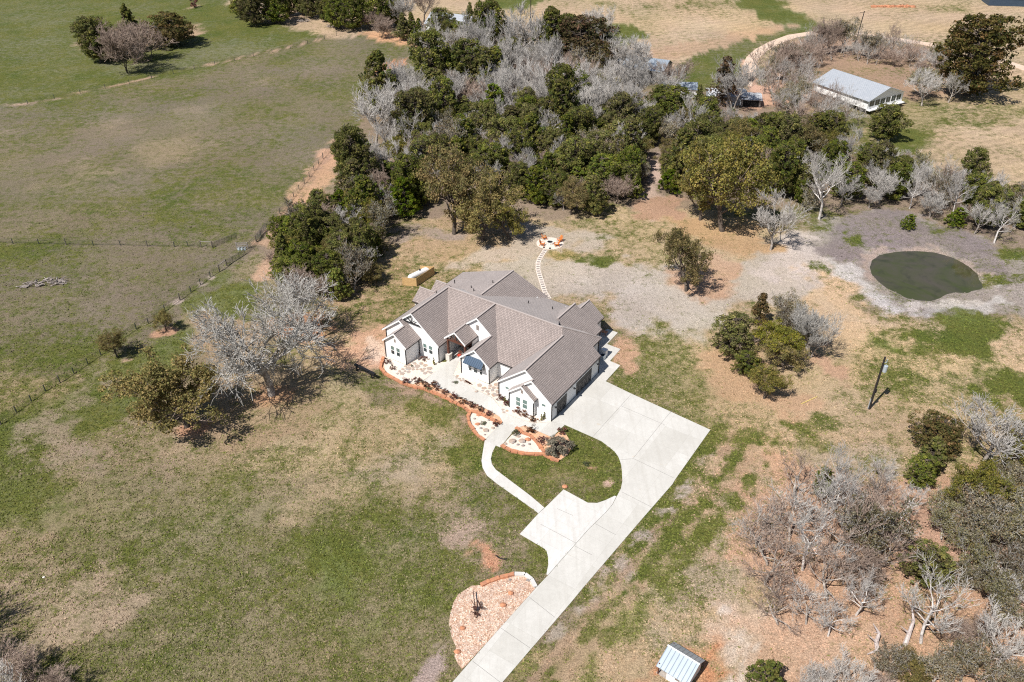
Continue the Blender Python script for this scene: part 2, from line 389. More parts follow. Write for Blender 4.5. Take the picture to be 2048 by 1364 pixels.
spot(850, 470, 50, 14, col=(.36,.28,.22), green=.12, soft=3)
# grey bare earth behind the house
patch([(1040,450),(1100,445),(1200,460),(1210,480),(1140,500),(1060,520),(960,540),(880,545),(900,520),(1040,480)], (.50,.41,.33), .10, 3)
patch([(980,530),(1060,515),(1130,520),(1300,540),(1480,530),(1560,490),(1640,480),(1660,560),(1640,600),(1560,620),(1500,600),(1450,640),(1420,700),(1340,680),(1240,660),(1200,600),(1100,590),(1000,560)], (.49,.42,.345), .05, 4)
patch([(1180,560),(1400,560),(1420,640),(1330,660),(1240,620)], (.53,.46,.385), .0, 5)
patch([(1530,480),(1660,470),(1650,540),(1540,540)], (.55,.47,.42), .0, 5)
patch([(1300,545),(1420,500),(1480,540),(1470,600),(1400,620),(1390,570)], (.52,.34,.23), .08, 4)
patch([(1340,430),(1500,440),(1560,490),(1440,500),(1340,470)], (.50,.33,.19), .25, 3)
spot(1168, 518, 46, 9, col=(.2,.22,.09), green=.9, soft=3); spot(1250, 470, 40, 20, green=.72, soft=4); spot(1190, 450, 50, 8, green=.65, soft=3)
spot(1130, 512, 20, 6, col=(.45,.33,.15), green=.5, soft=2)
patch([(1300,310),(1318,305),(1316,380),(1345,400),(1310,440),(1270,420),(1290,370)], (.52,.38,.30), .0, 1.5)
patch([(1270,400),(1370,395),(1360,430),(1280,430)], (.46,.29,.20), .1, 2.5)
# pond surroundings
patch([(1640,430),(1740,420),(1800,430),(1960,480),(2120,540),(2150,640),(2048,640),(1800,640),(1740,620),(1680,560),(1640,520),(1620,470)], (.36,.31,.265), .12, 3)
patch([(1700,425),(1790,420),(1860,450),(1980,480),(2030,540),(1990,600),(1960,520),(1860,488),(1740,500),(1700,540),(1660,500),(1670,450)], (.265,.22,.205), .03, 3)
patch([(1655,520),(1720,540),(1760,580),(1830,612),(1980,600),(1990,560),(2030,590),(1960,618),(1830,632),(1760,625),(1700,580)], (.56,.52,.475), .0, 2.4)
patch([(1722,512),(1760,492),(1880,490),(1990,545),(1975,565),(1960,540),(1890,505),(1760,502),(1738,530),(1752,570),(1735,555)], (.42,.33,.27), .0, 1.4)
patch([(1800,604),(1965,592),(1985,590),(1960,606),(1820,618)], (.60,.54,.47), 0, 1.4)
for (x,y,rx,ry) in [(1640,455,26,9),(1715,480,12,10),(1700,478,14,8),(1890,462,30,5),(2000,560,50,10),(1980,620,60,6),(1640,545,10,14),(2030,510,20,8)]:
    spot(x, y, rx, ry, green=.75, soft=2.5)
patch([(1630,540),(1650,530),(1700,590),(1760,640),(1850,650),(2048,640),(2200,700),(2200,760),(1900,760),(1700,740),(1650,660)], (.60,.43,.27), .2, 4)
patch([(1790,700),(1840,670),(1900,660),(1960,640),(1990,650),(1960,690),(2040,740),(2060,790),(1960,740),(1880,700),(1800,720)], (.18,.22,.06), .95, 4)
spot(1870, 690, 70, 30, green=.7, soft=7); spot(1750, 690, 60, 14, green=.55, soft=6)
spot(1800, 760, 70, 20, green=.62, soft=5); spot(1700, 860, 100, 16, green=.5, soft=6)
for (x,y,rx,ry) in [(1610,850,28,8),(1640,850,30,9),(1600,890,24,6),(1690,790,20,8),(1790,810,24,12),(1830,780,26,8)]:
    spot(x, y, rx, ry, green=.8, soft=3)
patch([(1430,680),(1500,700),(1560,780),(1600,800),(1520,820),(1440,780),(1420,720)], (.52,.345,.22), .08, 4)
patch([(1620,700),(1660,690),(1680,740),(1640,760)], (.5,.32,.22), .1, 3)
# right of the house
patch([(1225,680),(1300,660),(1420,700),(1440,780),(1420,860),(1340,830),(1260,780),(1210,750)], (.42,.33,.19), .62, 4)
patch([(1225,650),(1260,670),(1250,740),(1215,730)], (.54,.34,.21), .1, 2)
patch([(1430,850),(1460,860),(1420,960),(1320,1080),(1180,1230),(1040,1364),(1000,1364),(1180,1180),(1340,990)], (.36,.30,.15), .72, 2.5)
patch([(1460,900),(1540,870),(1500,940),(1400,1060),(1260,1230),(1120,1364),(1060,1364),(1260,1180),(1400,1000)], (.56,.40,.27), .26, 3.5)
patch([(1400,1000),(1480,940),(1420,1060),(1280,1220),(1180,1364),(1150,1364),(1280,1180)], (.36,.31,.15), .66, 3)
for i, (x,y) in enumerate([(1416,918),(1398,925),(1384,962),(1372,975),(1396,985),(1366,992),(1352,1000),(1335,1020),(1310,1050),(1290,1070),(1270,1090),(1252,1128),(1235,1150),(1222,1170),(1195,1200),(1165,1215),(1140,1240),(1110,1262),(1262,1148),(1240,1126),(1210,1140)]):
    spot(x, y, 9+i%4*2, 6+i%3*2, col=(.43,.36,.29), green=.05, soft=1.0)
patch([(1440,1000),(1560,900),(1700,880),(1820,900),(1830,960),(1500,960),(1480,1100),(1480,1230),(1330,1280),(1300,1200)], (.46,.365,.26), .32, 5)
patch([(1440,1180),(1560,1260),(1600,1364),(1440,1364),(1420,1290),(1380,1230)], (.62,.47,.36), .06, 4)
patch([(1440,1240),(1480,1280),(1500,1340),(1460,1350),(1420,1300)], (.70,.60,.52), 0, 2)
patch([(1470,960),(1560,940),(1800,940),(1850,900),(1900,930),(2150,900),(2200,1500),(1500,1500),(1560,1300),(1480,1200),(1460,1080)], LITTER, .04, 4)
patch([(1480,1240),(1600,1260),(1760,1240),(1760,1364),(1560,1364)], (.60,.40,.28), .03, 4)
patch([(1320,1300),(1340,1285),(1440,1290),(1450,1364),(1280,1364),(1300,1320)], (.58,.29,.16), .02, 2)
spot(1390, 1200, 30, 18, green=.7, soft=3); spot(1400, 1140, 40, 20, green=.55, soft=4)
for off, cc, gg_, ww_ in ((0, (.40,.28,.19), .10, .35), (34, (.20,.19,.07), .9, .5), (58, (.45,.32,.21), .12, .45), (92, (.24,.22,.09), .8, .6)):
    patch([(1470+off*.9,868+off*.1),(1440+off,915),(1385+off,985),(1300+off,1090),(1215+off*.9,1190),(1130+off*.8,1290),(1060+off*.7,1380)], cc, gg_, 1.1, .8, closed=False, width=ww_)
patch([(1880,655),(1700,640),(1650,600),(1625,560)], (.56,.42,.28), .08, 1.5, .7, closed=False, width=.8)
patch([(1700,900),(1560,880),(1480,870)], (.33,.27,.12), .75, 2, .7, closed=False, width=.6)
# front lawns
patch([(1000,870),(1060,900),(1120,900),(1128,850),(1200,890),(1240,930),(1240,985),(1190,1005),(1130,975),(1080,1020),(1000,960),(970,920)], (.31,.25,.13), .74, 2)
spot(1120, 965, 60, 14, green=.5, soft=4); spot(1170, 930, 14, 8, col=(.42,.26,.17), green=.15, soft=1); spot(1217, 966, 12, 7, col=(.62,.43,.34), green=0, soft=.5, na=.4)
patch([(820,790),(930,820),(930,850),(960,900),(940,940),(900,880),(820,830)], (.34,.28,.14), .66, 3)
patch([(770,770),(900,810),(940,850),(930,830),(880,800),(800,770)], (.40,.28,.20), .15, 1.2)
spot(700, 1135, 70, 40, col=(.2,.23,.08), green=.85, soft=7); spot(270, 1090, 60, 34, green=.82, soft=8); spot(330, 1060, 60, 20, green=.78, soft=8)
spot(60, 940, 70, 30, green=.85, soft=6); spot(60, 1180, 80, 30, col=(.40,.31,.22), green=.3, soft=8); spot(200, 1000, 90, 24, green=.55, soft=8)
spot(820, 930, 60, 60, col=(.43,.34,.25), green=.25, soft=7); spot(640, 930, 90, 30, green=.45, soft=8); spot(480, 1240, 120, 40, green=.6, soft=9)
spot(180, 1240, 70, 30, col=(.45,.34,.24), green=.25, soft=7); spot(820, 1280, 50, 60, green=.6, soft=7); spot(900, 1100, 40, 60, col=(.46,.34,.25), green=.25, soft=5)
spot(880, 1230, 16, 60, col=(.2,.23,.07), green=.95, soft=2); spot(820,1170,60,40, green=.75, soft=6)
patch([(962,1090),(975,1100),(998,1140),(985,1150),(965,1110)], (.62,.33,.19), .0, 1.2)
spot(940, 1102, 8, 5, col=(.6,.34,.2), green=.05, soft=1)
patch([(1070,1100),(1094,1100),(1094,1140),(1075,1160),(1040,1140)], (.30,.25,.13), .75, 3)
patch([(850,1364),(880,1330),(900,1290),(905,1250),(880,1300),(830,1364)], (.42,.33,.29), .0, 1.5)
spot(715, 940, 16, 10, green=.95, soft=2)
# far left clump and lanes
patch([(150,88),(165,70),(200,60),(400,50),(400,70),(330,92),(230,105),(165,100)], (.46,.32,.21), .06, 2)
patch([(380,12),(400,12),(398,17),(378,18)], (.5,.36,.24), .1, 1.5)
patch([(470,0),(480,20),(560,45),(640,70),(700,80),(720,60),(860,60),(870,30),(760,0),(600,-20)], (.52,.38,.26), .1, 2.5)
patch([(-50,218),(100,200),(260,165),(430,127),(580,94),(700,62)], (.48,.34,.24), .08, .9, closed=False, width=.5)
patch([(720,66),(760,60),(800,72),(890,92),(885,108),(840,105),(760,80)], (.66,.38,.22), .0, 2)
patch([(742,146),(760,135),(790,122),(815,118),(810,128),(775,140),(745,152)], (.66,.30,.14), .0, 1.2)
patch([(560,455),(600,395),(640,335),(680,290)], (.42,.27,.19), .05, .8, closed=False, width=.4)
patch([(0,848),(90,782),(176,728),(273,658),(360,600),(440,543)], (.22,.2,.1), .7, 1.2, closed=False, width=.3)
for (x,y) in [(280,650),(355,603),(404,570),(423,556)]: spot(x, y, 9, 4, col=(.5,.40,.33), green=.0, soft=1)
# apron round the old farmstead and its dirt lane
patch([(1500,170),(1620,160),(1640,200),(1500,215)], (.62,.38,.26), .0, 2.5)
patch([(1500,108),(1520,92),(1510,160),(1560,190),(1500,190),(1480,130)], (.62,.40,.29), .0, 2)
# fine natural variation everywhere
nv = fbm(X, Y, 28, 3, 5)-.5; n2 = fbm(X, Y, 7, 31, 4)-.5
g = np.clip(np.minimum(g, .84)+nv*.9+n2*.55+.35*(fbm(X, Y, 2.2, 231, 4)-.5), 0, 1)
colr *= .84
colr *= (1+(.30*(fbm(X, Y, 14, 8, 5)-.5)+.22*n2))[..., None]
colr[..., 0] *= 1+.10*(fbm(X, Y, 20, 51, 3)-.5); colr[..., 2] *= 1-.25*(fbm(X, Y, 20, 52, 3)-.5)
ny, nx = X.shape
me = bpy.data.meshes.new("ground")
V = np.stack([X, Y, Z], -1).reshape(-1, 3)
idx = np.arange(nx*ny).reshape(ny, nx)
F = np.stack([idx[:-1, :-1], idx[:-1, 1:], idx[1:, 1:], idx[1:, :-1]], -1).reshape(-1, 4)
def fast_mesh(me, V, F):
    k = F.shape[1]
    me.vertices.add(len(V)); me.vertices.foreach_set("co", V.astype(np.float32).ravel())
    me.loops.add(F.size); me.loops.foreach_set("vertex_index", F.astype(np.int32).ravel())
    me.polygons.add(len(F)); me.polygons.foreach_set("loop_start", np.arange(0, F.size, k, dtype=np.int32))
    me.polygons.foreach_set("loop_total", np.full(len(F), k, dtype=np.int32)); me.update(calc_edges=True)
fast_mesh(me, V, F)
at = me.attributes.new("cover", 'FLOAT_COLOR', 'POINT')
at.data.foreach_set("color", np.concatenate([np.clip(colr, 0, 1), g[..., None]], -1).reshape(-1, 4).astype(np.float32).ravel())
at = me.attributes.new("stripe", 'FLOAT', 'POINT'); at.data.foreach_set("value", hay.ravel().astype(np.float32))
me.polygons.foreach_set("use_smooth", [True]*len(me.polygons))
gm = mat("ground_cover", (.3, .25, .15), .95, spec=.1); t = NT(gm)
ca = t.n("ShaderNodeAttribute", attribute_name="cover"); ha = t.n("ShaderNodeAttribute", attribute_name="stripe")
n1 = t.noise(.50, 12, .84); n3 = t.noise(3.0, 6, .85); n4 = t.noise(.09, 6, .7)
nm = t.math('ADD', t.math('MULTIPLY', n1, .75), t.math('MULTIPLY', n3, .25))
mk = t.rng(t.math('ADD', t.math('MULTIPLY', t.math('SUBTRACT', nm, .5), 5.5), ca.outputs["Alpha"]), .22, .82, 0, 1)
gr = t.mix(t.rng(n4, .35, .65, 0, 1), (.088, .112, .022), (.160, .150, .040))
gr = t.mix(t.rng(t.noise(1.7, 5, .7), .4, .66, 0, .85), gr, (.042, .060, .015))
base = t.mix(mk, ca.outputs["Color"], gr)
fine = t.rng(t.noise(5.0, 6, .9), .37, .63, .35, 1.62)
fine2 = t.rng(t.noise(1.3, 7, .8), .3, .7, .72, 1.28)
base = t.mix(1, base, fine, 'MULTIPLY'); base = t.mix(1, base, fine2, 'MULTIPLY')
mp = t.n("ShaderNodeMapping"); mp.inputs["Rotation"].default_value = (0, 0, R(62)); t.l(t.tc().outputs["Object"], mp.inputs[0])
wv = t.n("ShaderNodeTexWave"); wv.inputs["Scale"].default_value = .085; wv.inputs["Distortion"].default_value = 22; wv.inputs["Detail"].default_value = 5
wv.inputs["Detail Scale"].default_value = .35; wv.inputs["Detail Roughness"].default_value = .62; t.l(mp.outputs[0], wv.inputs["Vector"])
st = t.rng(wv.outputs["Fac"], 0, 1, .90, 1.08)
hm = t.n("ShaderNodeMix"); t.l(ha.outputs["Fac"], hm.inputs[0]); hm.inputs[2].default_value = 1; t.l(st, hm.inputs[3])
base = t.mix(1, base, hm.outputs[0], 'MULTIPLY')
t.l(base, t.b.inputs["Base Color"]); t.bump(t.noise(3.4, 6, .8), .8, .3)
me.materials.append(gm)
ground = bpy.data.objects.new("ground", me); COL.objects.link(ground); tag(ground, kind='structure')

# water
wm = mat("pond_surface", (.020, .024, .008), .05, spec=.6); t = NT(wm)
wx = t.rng(t.noise(.09, 5, .6, dist=1.2), .35, .65, 0, 1); c = t.mix(wx, (.075, .062, .046), (.050, .060, .012))
c = t.mix(t.rng(t.noise(.35, 5, .6, dist=.5), .5, .7, 0, .6), c, (.028, .028, .014)); t.l(c, t.b.inputs["Base Color"]); t.bump(t.noise(2.5, 3), .05, .05)
wp = [G(x, y, -.8) for x, y in [(1733,540),(1738,520),(1755,507),(1790,500),(1830,498),(1870,501),(1910,511),(1945,530),(1962,545),(1972,568),(1972,580),(1950,590),(1900,598),(1870,608),(1830,606),(1790,594),(1760,575),(1738,553)]]
mb = MB(); mb.poly([tuple(p) for p in wp][::-1])
o = mb.build("pond_water", wm); tag(o, kind='structure')
if o.data.polygons[0].normal.z < 0: o.data.flip_normals()

# ------------------------------------------------------------------ paving
PAVED = [WATER]
def slab(name, pxs, z0, z1, m, label=None):
    PAVED.append([tuple(G(x, y)[:2]) for x, y in pxs])
    o = MB().prism([tuple(G(x, y, z1)[:2]) for x, y in pxs], z0, z1).build(name, m); return tag(o, kind='structure')
def ribbon(name, pxs, wid, z0, z1, m):
    P = [G(x, y, z1)[:2] for x, y in pxs]; L = []; Rr = []
    for i, p in enumerate(P):
        d = P[min(i+1, len(P)-1)]-P[max(i-1, 0)]; d = d/np.linalg.norm(d); nrm = np.array([-d[1], d[0]])*wid/2
        L.append(tuple(p+nrm)); Rr.append(tuple(p-nrm))
    return tag(MB().prism(L+Rr[::-1], z0, z1).build(name, m), kind='structure')
DZ = .07
driveway = slab("driveway", [(1103.4,843),(1130,849.4),(1184.7,873.6),(1203,882),(1214.4,890.8),(1224,898),(1231.6,905.6),(1236,912),(1239.4,919.7),(1242.6,930),(1243.8,941.5),(1244.8,962),(1241.7,977.5),(1234,991.8),(1225.6,1008.4),(1210,1027),(1178.7,1056.9),(1096.9,1149.6),(1070.7,1177),(978,1280.6),(912,1356),(870,1404),(800,1484),(900,1500),(1005,1364),(1140,1207),(1169,1172),(1279.5,1043),(1345,968),(1350.3,958.8),(1420.6,859.5),(1260.6,786.2),(1211.4,762.4),(1240.5,730.5),(1220,721.8),(1241,698),(1214,688),(1235.5,665.3),(1216,657.7),(1199,664),(1195,690),(1196,746)], -.3, DZ, M['concrete'])
pad = slab("parking_pad", [(1127.2,978.8),(1175.6,1005.3),(1194.4,1005.8),(1210,1000.6),(1229.5,991.3),(1232.8,992.4),(1224.6,1008.8),(1209,1027.2),(1177.8,1057),(1096.2,1149.4),(1092.8,1148.5),(1096.7,1128.7),(1095.9,1113),(1093.8,1104),(1089.7,1097.5),(1039.7,1067.8),(1077.2,1026.6),(1089.9,1015.4)], -.3, DZ-.006, M['concrete_new'])
slab("sidewalk", [(969.5,880.3),(965.1,906.7),(963,920.8),(965.1,934.8),(973.9,950.7),(993.3,966.5),(1023.2,987.6),(1068.9,1020),(1076.6,1026.3),(1089,1015.2),(1058.4,989.4),(1023.2,963),(991.5,939.2),(983.6,927.8),(981.8,917.2),(984.5,904.9),(991.5,890.6)], -.3, DZ-.012, M['concrete_new'])
slab("front_walk", [(1103,843.4),(1129.4,849.6),(1104.1,874.1),(1076,862),(1049.6,850.4),(1031,857),(1000.3,894.4),(985,887.5),(969.8,880.1),(987,861),(1005.6,844),(998.8,832.6),(971.8,817.1),(940.9,803.6),(906,788),(875.2,774.6),(847.2,761.1),(872,742),(892,724),(899,716),(915,700),(940,706),(938,713),(918,722),(906,750),(930,764),(950.5,778),(985.3,795.9),(1009,826),(1040,838),(1068,846.6)], -.3, DZ-.018, M['concrete'])
def joints(parent, segs, wd=.05):
    for i, (a, b) in enumerate(segs):
        p = G(*a, DZ); q = G(*b, DZ); mb = MB().beam((p[0], p[1], DZ-.004), (q[0], q[1], DZ-.004), wd, .012)
        mb.build("joint", M['joint'], parent)
joints(driveway, [((1265.9,917.3),(1327.7,840)),((1327.7,840),(1345,819.5)),((1184.7,874.4),(1215.9,840)),((1215.9,840),(1262,789)),((1267.5,917.3),(1347.2,955.6)),((1240.4,919.6),(1265.9,917.3)),((1188,867),(1239,790)) if 0 else ((1244,984),(1303,1014)),((1210,1027),(1236,1043)) if 0 else ((1150,1092),(1184,1110)),((1102,1146),(1150,1172)) if 0 else ((1057,1193),(1110,1235)),((1002,1256),(1060,1296)),((945,1322),(1000,1364)),((1215.9,840),(1310,884)) if 0 else ((1243,812),(1330,850)),((1190,1047),(1232,1070))], .045)
joints(pad, [((1114,1017),(1146,1031)),((1114,1018),(1090,1040)) if 0 else ((1081,1048),(1152,1086))], .04)

spk = mat("loose_gravel", (.5,.3,.2), .95); t = NT(spk)
v = t.n("ShaderNodeTexVoronoi"); v.inputs["Scale"].default_value = 5.5; t.l(t.tc().outputs["Object"], v.inputs["Vector"])
cr = t.n("ShaderNodeValToRGB"); t.l(v.outputs["Color"], cr.inputs[0])
e = cr.color_ramp.elements; e[0].position = .15; e[0].color = (.40,.24,.16,1); e[1].position = .85; e[1].color = (.74,.60,.49,1)
x = e = cr.color_ramp.elements.new(.5); x.color = (.58,.39,.28,1)
c = t.mix(t.rng(t.noise(.6, 4, .7), .42, .7, 0, .55), cr.outputs[0], (.40,.30,.25)); t.l(t.mix(1, c, t.rng(t.noise(6, 3, .7), .3, .7, .7, 1.3), 'MULTIPLY'), t.b.inputs["Base Color"]); t.bump(v.outputs["Distance"], .8, .12)
wgr = mat("white_gravel", (.75,.7,.64), .95); t = NT(wgr)
c = t.mix(t.rng(t.noise(2.2, 5, .75), .45, .68, 0, .6), (.68,.61,.54), (.56,.41,.31)); t.l(t.mix(1, c, t.rng(t.noise(9, 3, .7), .3, .7, .8, 1.15), 'MULTIPLY'), t.b.inputs["Base Color"]); t.bump(t.noise(9, 3), .5, .05)
mul = mat("orange_mulch", (.5,.25,.13), .95); t = NT(mul)
c = t.mix(t.rng(t.noise(1.8, 5, .75), .38, .64, 0, 1), (.64,.33,.17), (.56,.38,.27)); c = t.mix(t.rng(t.noise(4.5, 4, .7), .5, .7, 0, .6), c, (.74,.56,.42)); t.l(t.mix(1, c, t.rng(t.noise(10, 3, .7), .3, .7, .7, 1.25), 'MULTIPLY'), t.b.inputs["Base Color"]); t.bump(t.noise(10, 3), .6, .06)
slab("gravel_bed", [(962.7,1170.3),(1029.5,1149),(1051.8,1150),(1067.4,1167),(1070.2,1177),(977.5,1280.6),(936,1326),(924,1338),(915,1326),(909,1312),(912,1294),(902.5,1271.7),(898,1249),(901,1222.7),(907,1204.8),(915.9,1189),(942.6,1171.4)], -.3, .035, spk)
slab("white_bed", [(769,712),(812,730),(842,706),(870,716),(878,724),(892,724),(872,742),(847,760.5),(826,768),(800,760),(780,750),(768,738)], -.3, .03, wgr)
slab("white_bed", [(941.3,827.5),(951,824.9),(975,834),(998.5,846),(1003.5,845.5),(987,861),(969.8,879.6),(954.5,868),(944,852),(939.6,838)], -.3, .03, wgr)
slab("white_bed", [(1004.5,890.6),(1023,870),(1039,863),(1051.3,867),(1067,876.8),(1077.7,889),(1084.8,901.4),(1087.4,905.8),(1068,907),(1049.6,904.9),(1023.2,901.4)], -.3, .03, wgr)
slab("white_bed", [(905.5,750.5),(918,722),(938,706),(950,713),(926,745)], -.3, .024, wgr)
slab("rock_bed", [(921,744),(978,768.5),(1001,749),(1012,756),(1000,794),(1019,814),(1066.5,834),(1072,829.5),(1102,842),(1102.6,843),(1068,846.2),(1040,837.6),(1009,825.6),(985.6,795.4),(950.5,777.6),(930,763.4),(906.5,749.6),(912,742)], -.3, .03, wgr)
slab("planting_bed", [(765,722),(771,742),(789,754),(806,764),(826,769),(847,761.6),(875,775),(906,788.6),(940.9,804.2),(971.8,817.7),(998.6,833),(1005,844),(998,846),(975,833.6),(951,824),(941,827),(923.5,812),(900,801),(875,789),(848,778),(826,774),(805,768),(788,759),(770,749),(762,738)], -.3, .04, mul)
slab("planting_bed", [(1031.3,857.3),(1049.6,851),(1076,862.5),(1104,874.7),(1118,864),(1130,865),(1138,878),(1143,893),(1136,909),(1120,920),(1108,918),(1092,908),(1088,905),(1085.6,901),(1078.4,888.6),(1067.4,876.2),(1051.3,866.4),(1039,862.4)], -.3, .045, mul)
slab("patio_landing", [(903,721),(897,716),(905,700),(930,690),(950,697),(944,712),(926,722)], -.3, .12, M['concrete_new'])

# gravel lane to the far homestead
lane = mat("pale_lane", (.62,.50,.40), .95); t = NT(lane)
c = t.mix(t.rng(t.noise(.5, 5, .7), .35, .7, 0, 1), (.64,.52,.42), (.58,.40,.29)); t.l(t.mix(1, c, t.rng(t.noise(4, 4, .7), .3, .7, .85, 1.12), 'MULTIPLY'), t.b.inputs["Base Color"])
ribbon("dirt_road", [(1490,170),(1498,150),(1499,132),(1505,116),(1522,100),(1550,85),(1585,72),(1625,66),(1660,64),(1700,67),(1750,72),(1800,79),(1850,87),(1900,95),(1950,106),(2000,120),(2060,140),(2200,190)], 4.6, -.3, .16, lane)

# ------------------------------------------------------------------ farmhouse (local frame: x = right, y = back)
house = thing("farmhouse", "white modern farmhouse with many grey-brown shingled gables and a garage wing", "house", tuple(ORG), -AZ)
s = .83
mbw = MB()
def gable_a(mb, sec, a0, a1):          # section in (b,z) extruded along a
    A = [(b, a0, z) for b, z in sec]; B = [(b, a1, z) for b, z in sec]
    mb.poly(A); mb.poly(B[::-1])
    for i in range(len(sec)):
        j = (i+1) % len(sec); mb.poly([A[j], A[i], B[i], B[j]])
gable_a(mbw, [(-10.76,0),(0,0),(0,3.60),(-5.35,8.0),(-10.76,3.6)], .53, 12.0)
mbw.box(-10, 0, 12, 16.0, 0, 3.6)
gable_a(mbw, [(-5.1,0),(-.003,0),(-.003,3.58),(-3.8,6.75),(-5.1,5.7)], 0, .53)
gable_a(mbw, [(-7.79,0),(-3.07,0),(-3.07,3.62),(-5.34,5.5),(-7.79,3.5)], -.75, .5)
mbw.box(-9, -2.1, 15.9, 19.5, 0, 4.72)
gable_a(mbw, [(-20.25,0),(-14.33,0),(-14.33,3.75),(-17.2,6.1),(-20.25,3.65)], 2.61, 8.0)
gable_a(mbw, [(-22.9,2.8),(-14.5,2.8),(-14.5,3.85),(-20.35,8.72),(-22.9,6.6)], 7.9, 13.4)
mbw.box(-20.6, -20.45, 6.3, 7.9, 2.6, 4.95)
mbw.box(-14.6, -10.7, 5.25, 13, 0, 3.6)
gable_a(mbw, [(-36.95,0),(-25.54,0),(-25.54,3.85),(-31.15,8.55),(-36.95,4.0)], 2.77, 14)
gable_a(mbw, [(-36.96,0),(-31,0),(-31,4.75),(-33.34,6.7),(-36.96,3.9)], 1.9, 2.8)
gable_a(mbw, [(-34.77,0),(-30.05,0),(-30.05,4.02),(-32.25,5.66),(-34.77,3.75)], -1.03, 2.7)
mbw.box(-25.6, -20.2, 9.6, 13, 0, 4.2)
mbw.box(-37, -18.3, 14, 26.0, 0, 3.55); mbw.box(-19, -13.7, 13, 27.0, 0, 3.55)
gable_a(mbw, [(-25-7,0),(-18.4,0),(-18.4,3.9),(-25,8.1),(-32,5.4)], 16, 26.0)
mbw.box(-14, -4.1, 15, 23.6, 0, 3.6); mbw.box(-13, -5.15, 23, 26.2, 0, 4.2)
gable_a(mbw, [(-14,3.5),(-4.2,3.5),(-9.0,7.7)], 17.5, 22.8)
gable_a(mbw, [(-12,3.5),(-4.9,4.2),(-8,6.8)], 22.8, 26.2)
def gable_b(mb, sec, b0, b1):          # section in (a,z) extruded along b
    A = [(b0, a, z) for a, z in sec]; B = [(b1, a, z) for a, z in sec]
    mb.poly(A[::-1]); mb.poly(B)
    for i in range(len(sec)):
        j = (i+1) % len(sec); mb.poly([A[i], A[j], B[j], B[i]])
gable_b(mbw, [(12.6,0),(17,0),(17,3.6),(14.8,5.3),(12.6,3.5)], -38.95, -36)
gable_b(mbw, [(16.5,0),(20.8,0),(20.8,3.6),(18.6,5.3),(16.5,3.5)], -37.9, -36)
mbw.build("wall", M['white'], house)
# roof planes: (a,b,z) outlines
rf = MB()
def rp(pts, udir, th=.13):
    P = [(b, a, z) for a, b, z in pts]; P = [Vector(p) for p in P]
    n = Vector((0, 0, 0))
    for i in range(len(P)): n += P[i].cross(P[(i+1) % len(P)])
    if n.z < 0: P = P[::-1]; n = -n
    n.normalize()
    uv = [((p.y, hypot(p.x, p.z)*(1 if 1 else 1)) if udir == 'a' else (p.x, hypot(p.y-8, p.z))) for p in P]
    # exact slope distance
    if udir == 'a': uv = [(p.y, p.z/max(.2, math.sqrt(1-n.z**2))) for p in P]
    else: uv = [(p.x, p.z/max(.2, math.sqrt(1-n.z**2))) for p in P]
    rf.poly(P, uv); Q = [p-n*th for p in P]; rf.poly(Q[::-1])
    for i in range(len(P)):
        j = (i+1) % len(P); rf.poly([Q[i], Q[j], P[j], P[i]])
ZR = lambda b: 3.63+s*(.18-b)                         # garage right slope
GLs = lambda b: 8.22+s*(b+5.35)                       # garage left slope
rp([(-.4,.18,ZR(.18)),(16.35,.18,ZR(.18)),(16.35,-1.5,ZR(-1.5)),(19.5,-1.5,ZR(-1.5)),(13.45,-6.2,8.9),(12.4,-5.35,8.22),(.13,-5.35,8.22),(.13,-3.8,ZR(-3.8)),(-.4,-3.8,ZR(-3.8))], 'a')
rp([(.13,-5.35,8.22),(12.6,-5.35,8.22),(4.2,-10.98,GLs(-10.98)),(.13,-10.98,GLs(-10.98))], 'a')
rp([(13.45,-6.2,8.9),(19.5,-1.5,5.05),(19.5,-12,5.05),(13.45,-16,8.9)], 'b')
L2 = lambda b: 6.93+s*(b+3.8)
rp([(-.4,-3.8,6.93),(.5,-3.8,6.93),(.5,-8.12,L2(-8.12)),(-1.15,-8.12,L2(-8.12)),(-1.15,-5.34,L2(-5.34)),(-.4,-5.34,L2(-5.34))], 'a')
zb = L2(-5.34)
rp([(-1.15,-5.34,zb),(.1,-5.34,zb),(.1,-2.73,zb-s*2.61),(-1.15,-2.73,zb-s*2.61)], 'a')
MR = lambda b: 3.65+s*(-13.98-b)
rp([(2.21,-13.98,3.65),(5.2,-13.98,3.65),(13.45,-20.4,8.93),(7.5,-20.35,MR(-20.35)),(7.5,-17.2,MR(-17.2)),(2.21,-17.2,MR(-17.2))], 'a')
zm = MR(-17.2)
rp([(2.21,-17.2,zm),(7.9,-17.2,zm),(7.9,-20.5,zm-s*3.3),(2.21,-20.5,zm-s*3.3)], 'a')
UL = lambda b: MR(-20.35)+s*(b+20.35)
rp([(7.5,-20.35,UL(-20.35)),(13.6,-20.35,UL(-20.35)),(8.5,-26.0,UL(-26.0)),(5.9,-25.4,UL(-25.4)),(4.0,-25.1,UL(-25.1)),(4.0,-22.75,UL(-22.75)),(7.5,-22.75,UL(-22.75))], 'a')
zp = UL(-22.75)
rp([(4.0,-22.75,zp),(7.95,-22.75,zp),(7.95,-20.4,zp-s*2.35),(4.0,-20.4,zp-s*2.35)], 'a')
F_ = lambda a: 3.65+.609*(a-4.85)
rp([(13.45,-31.15,F_(13.45)),(13.45,-6.2,F_(13.45)),(12.35,-5.5,F_(12.35)),(4.85,-10.7,3.65),(4.85,-14.9,3.65),(8.0,-16.9,F_(8)),(8.0,-22.8,F_(8)),(6.3,-22.8,F_(6.3)),(6.3,-26.2,F_(6.3))], 'b')
LR = lambda b: 8.82-s*(b+31.15)
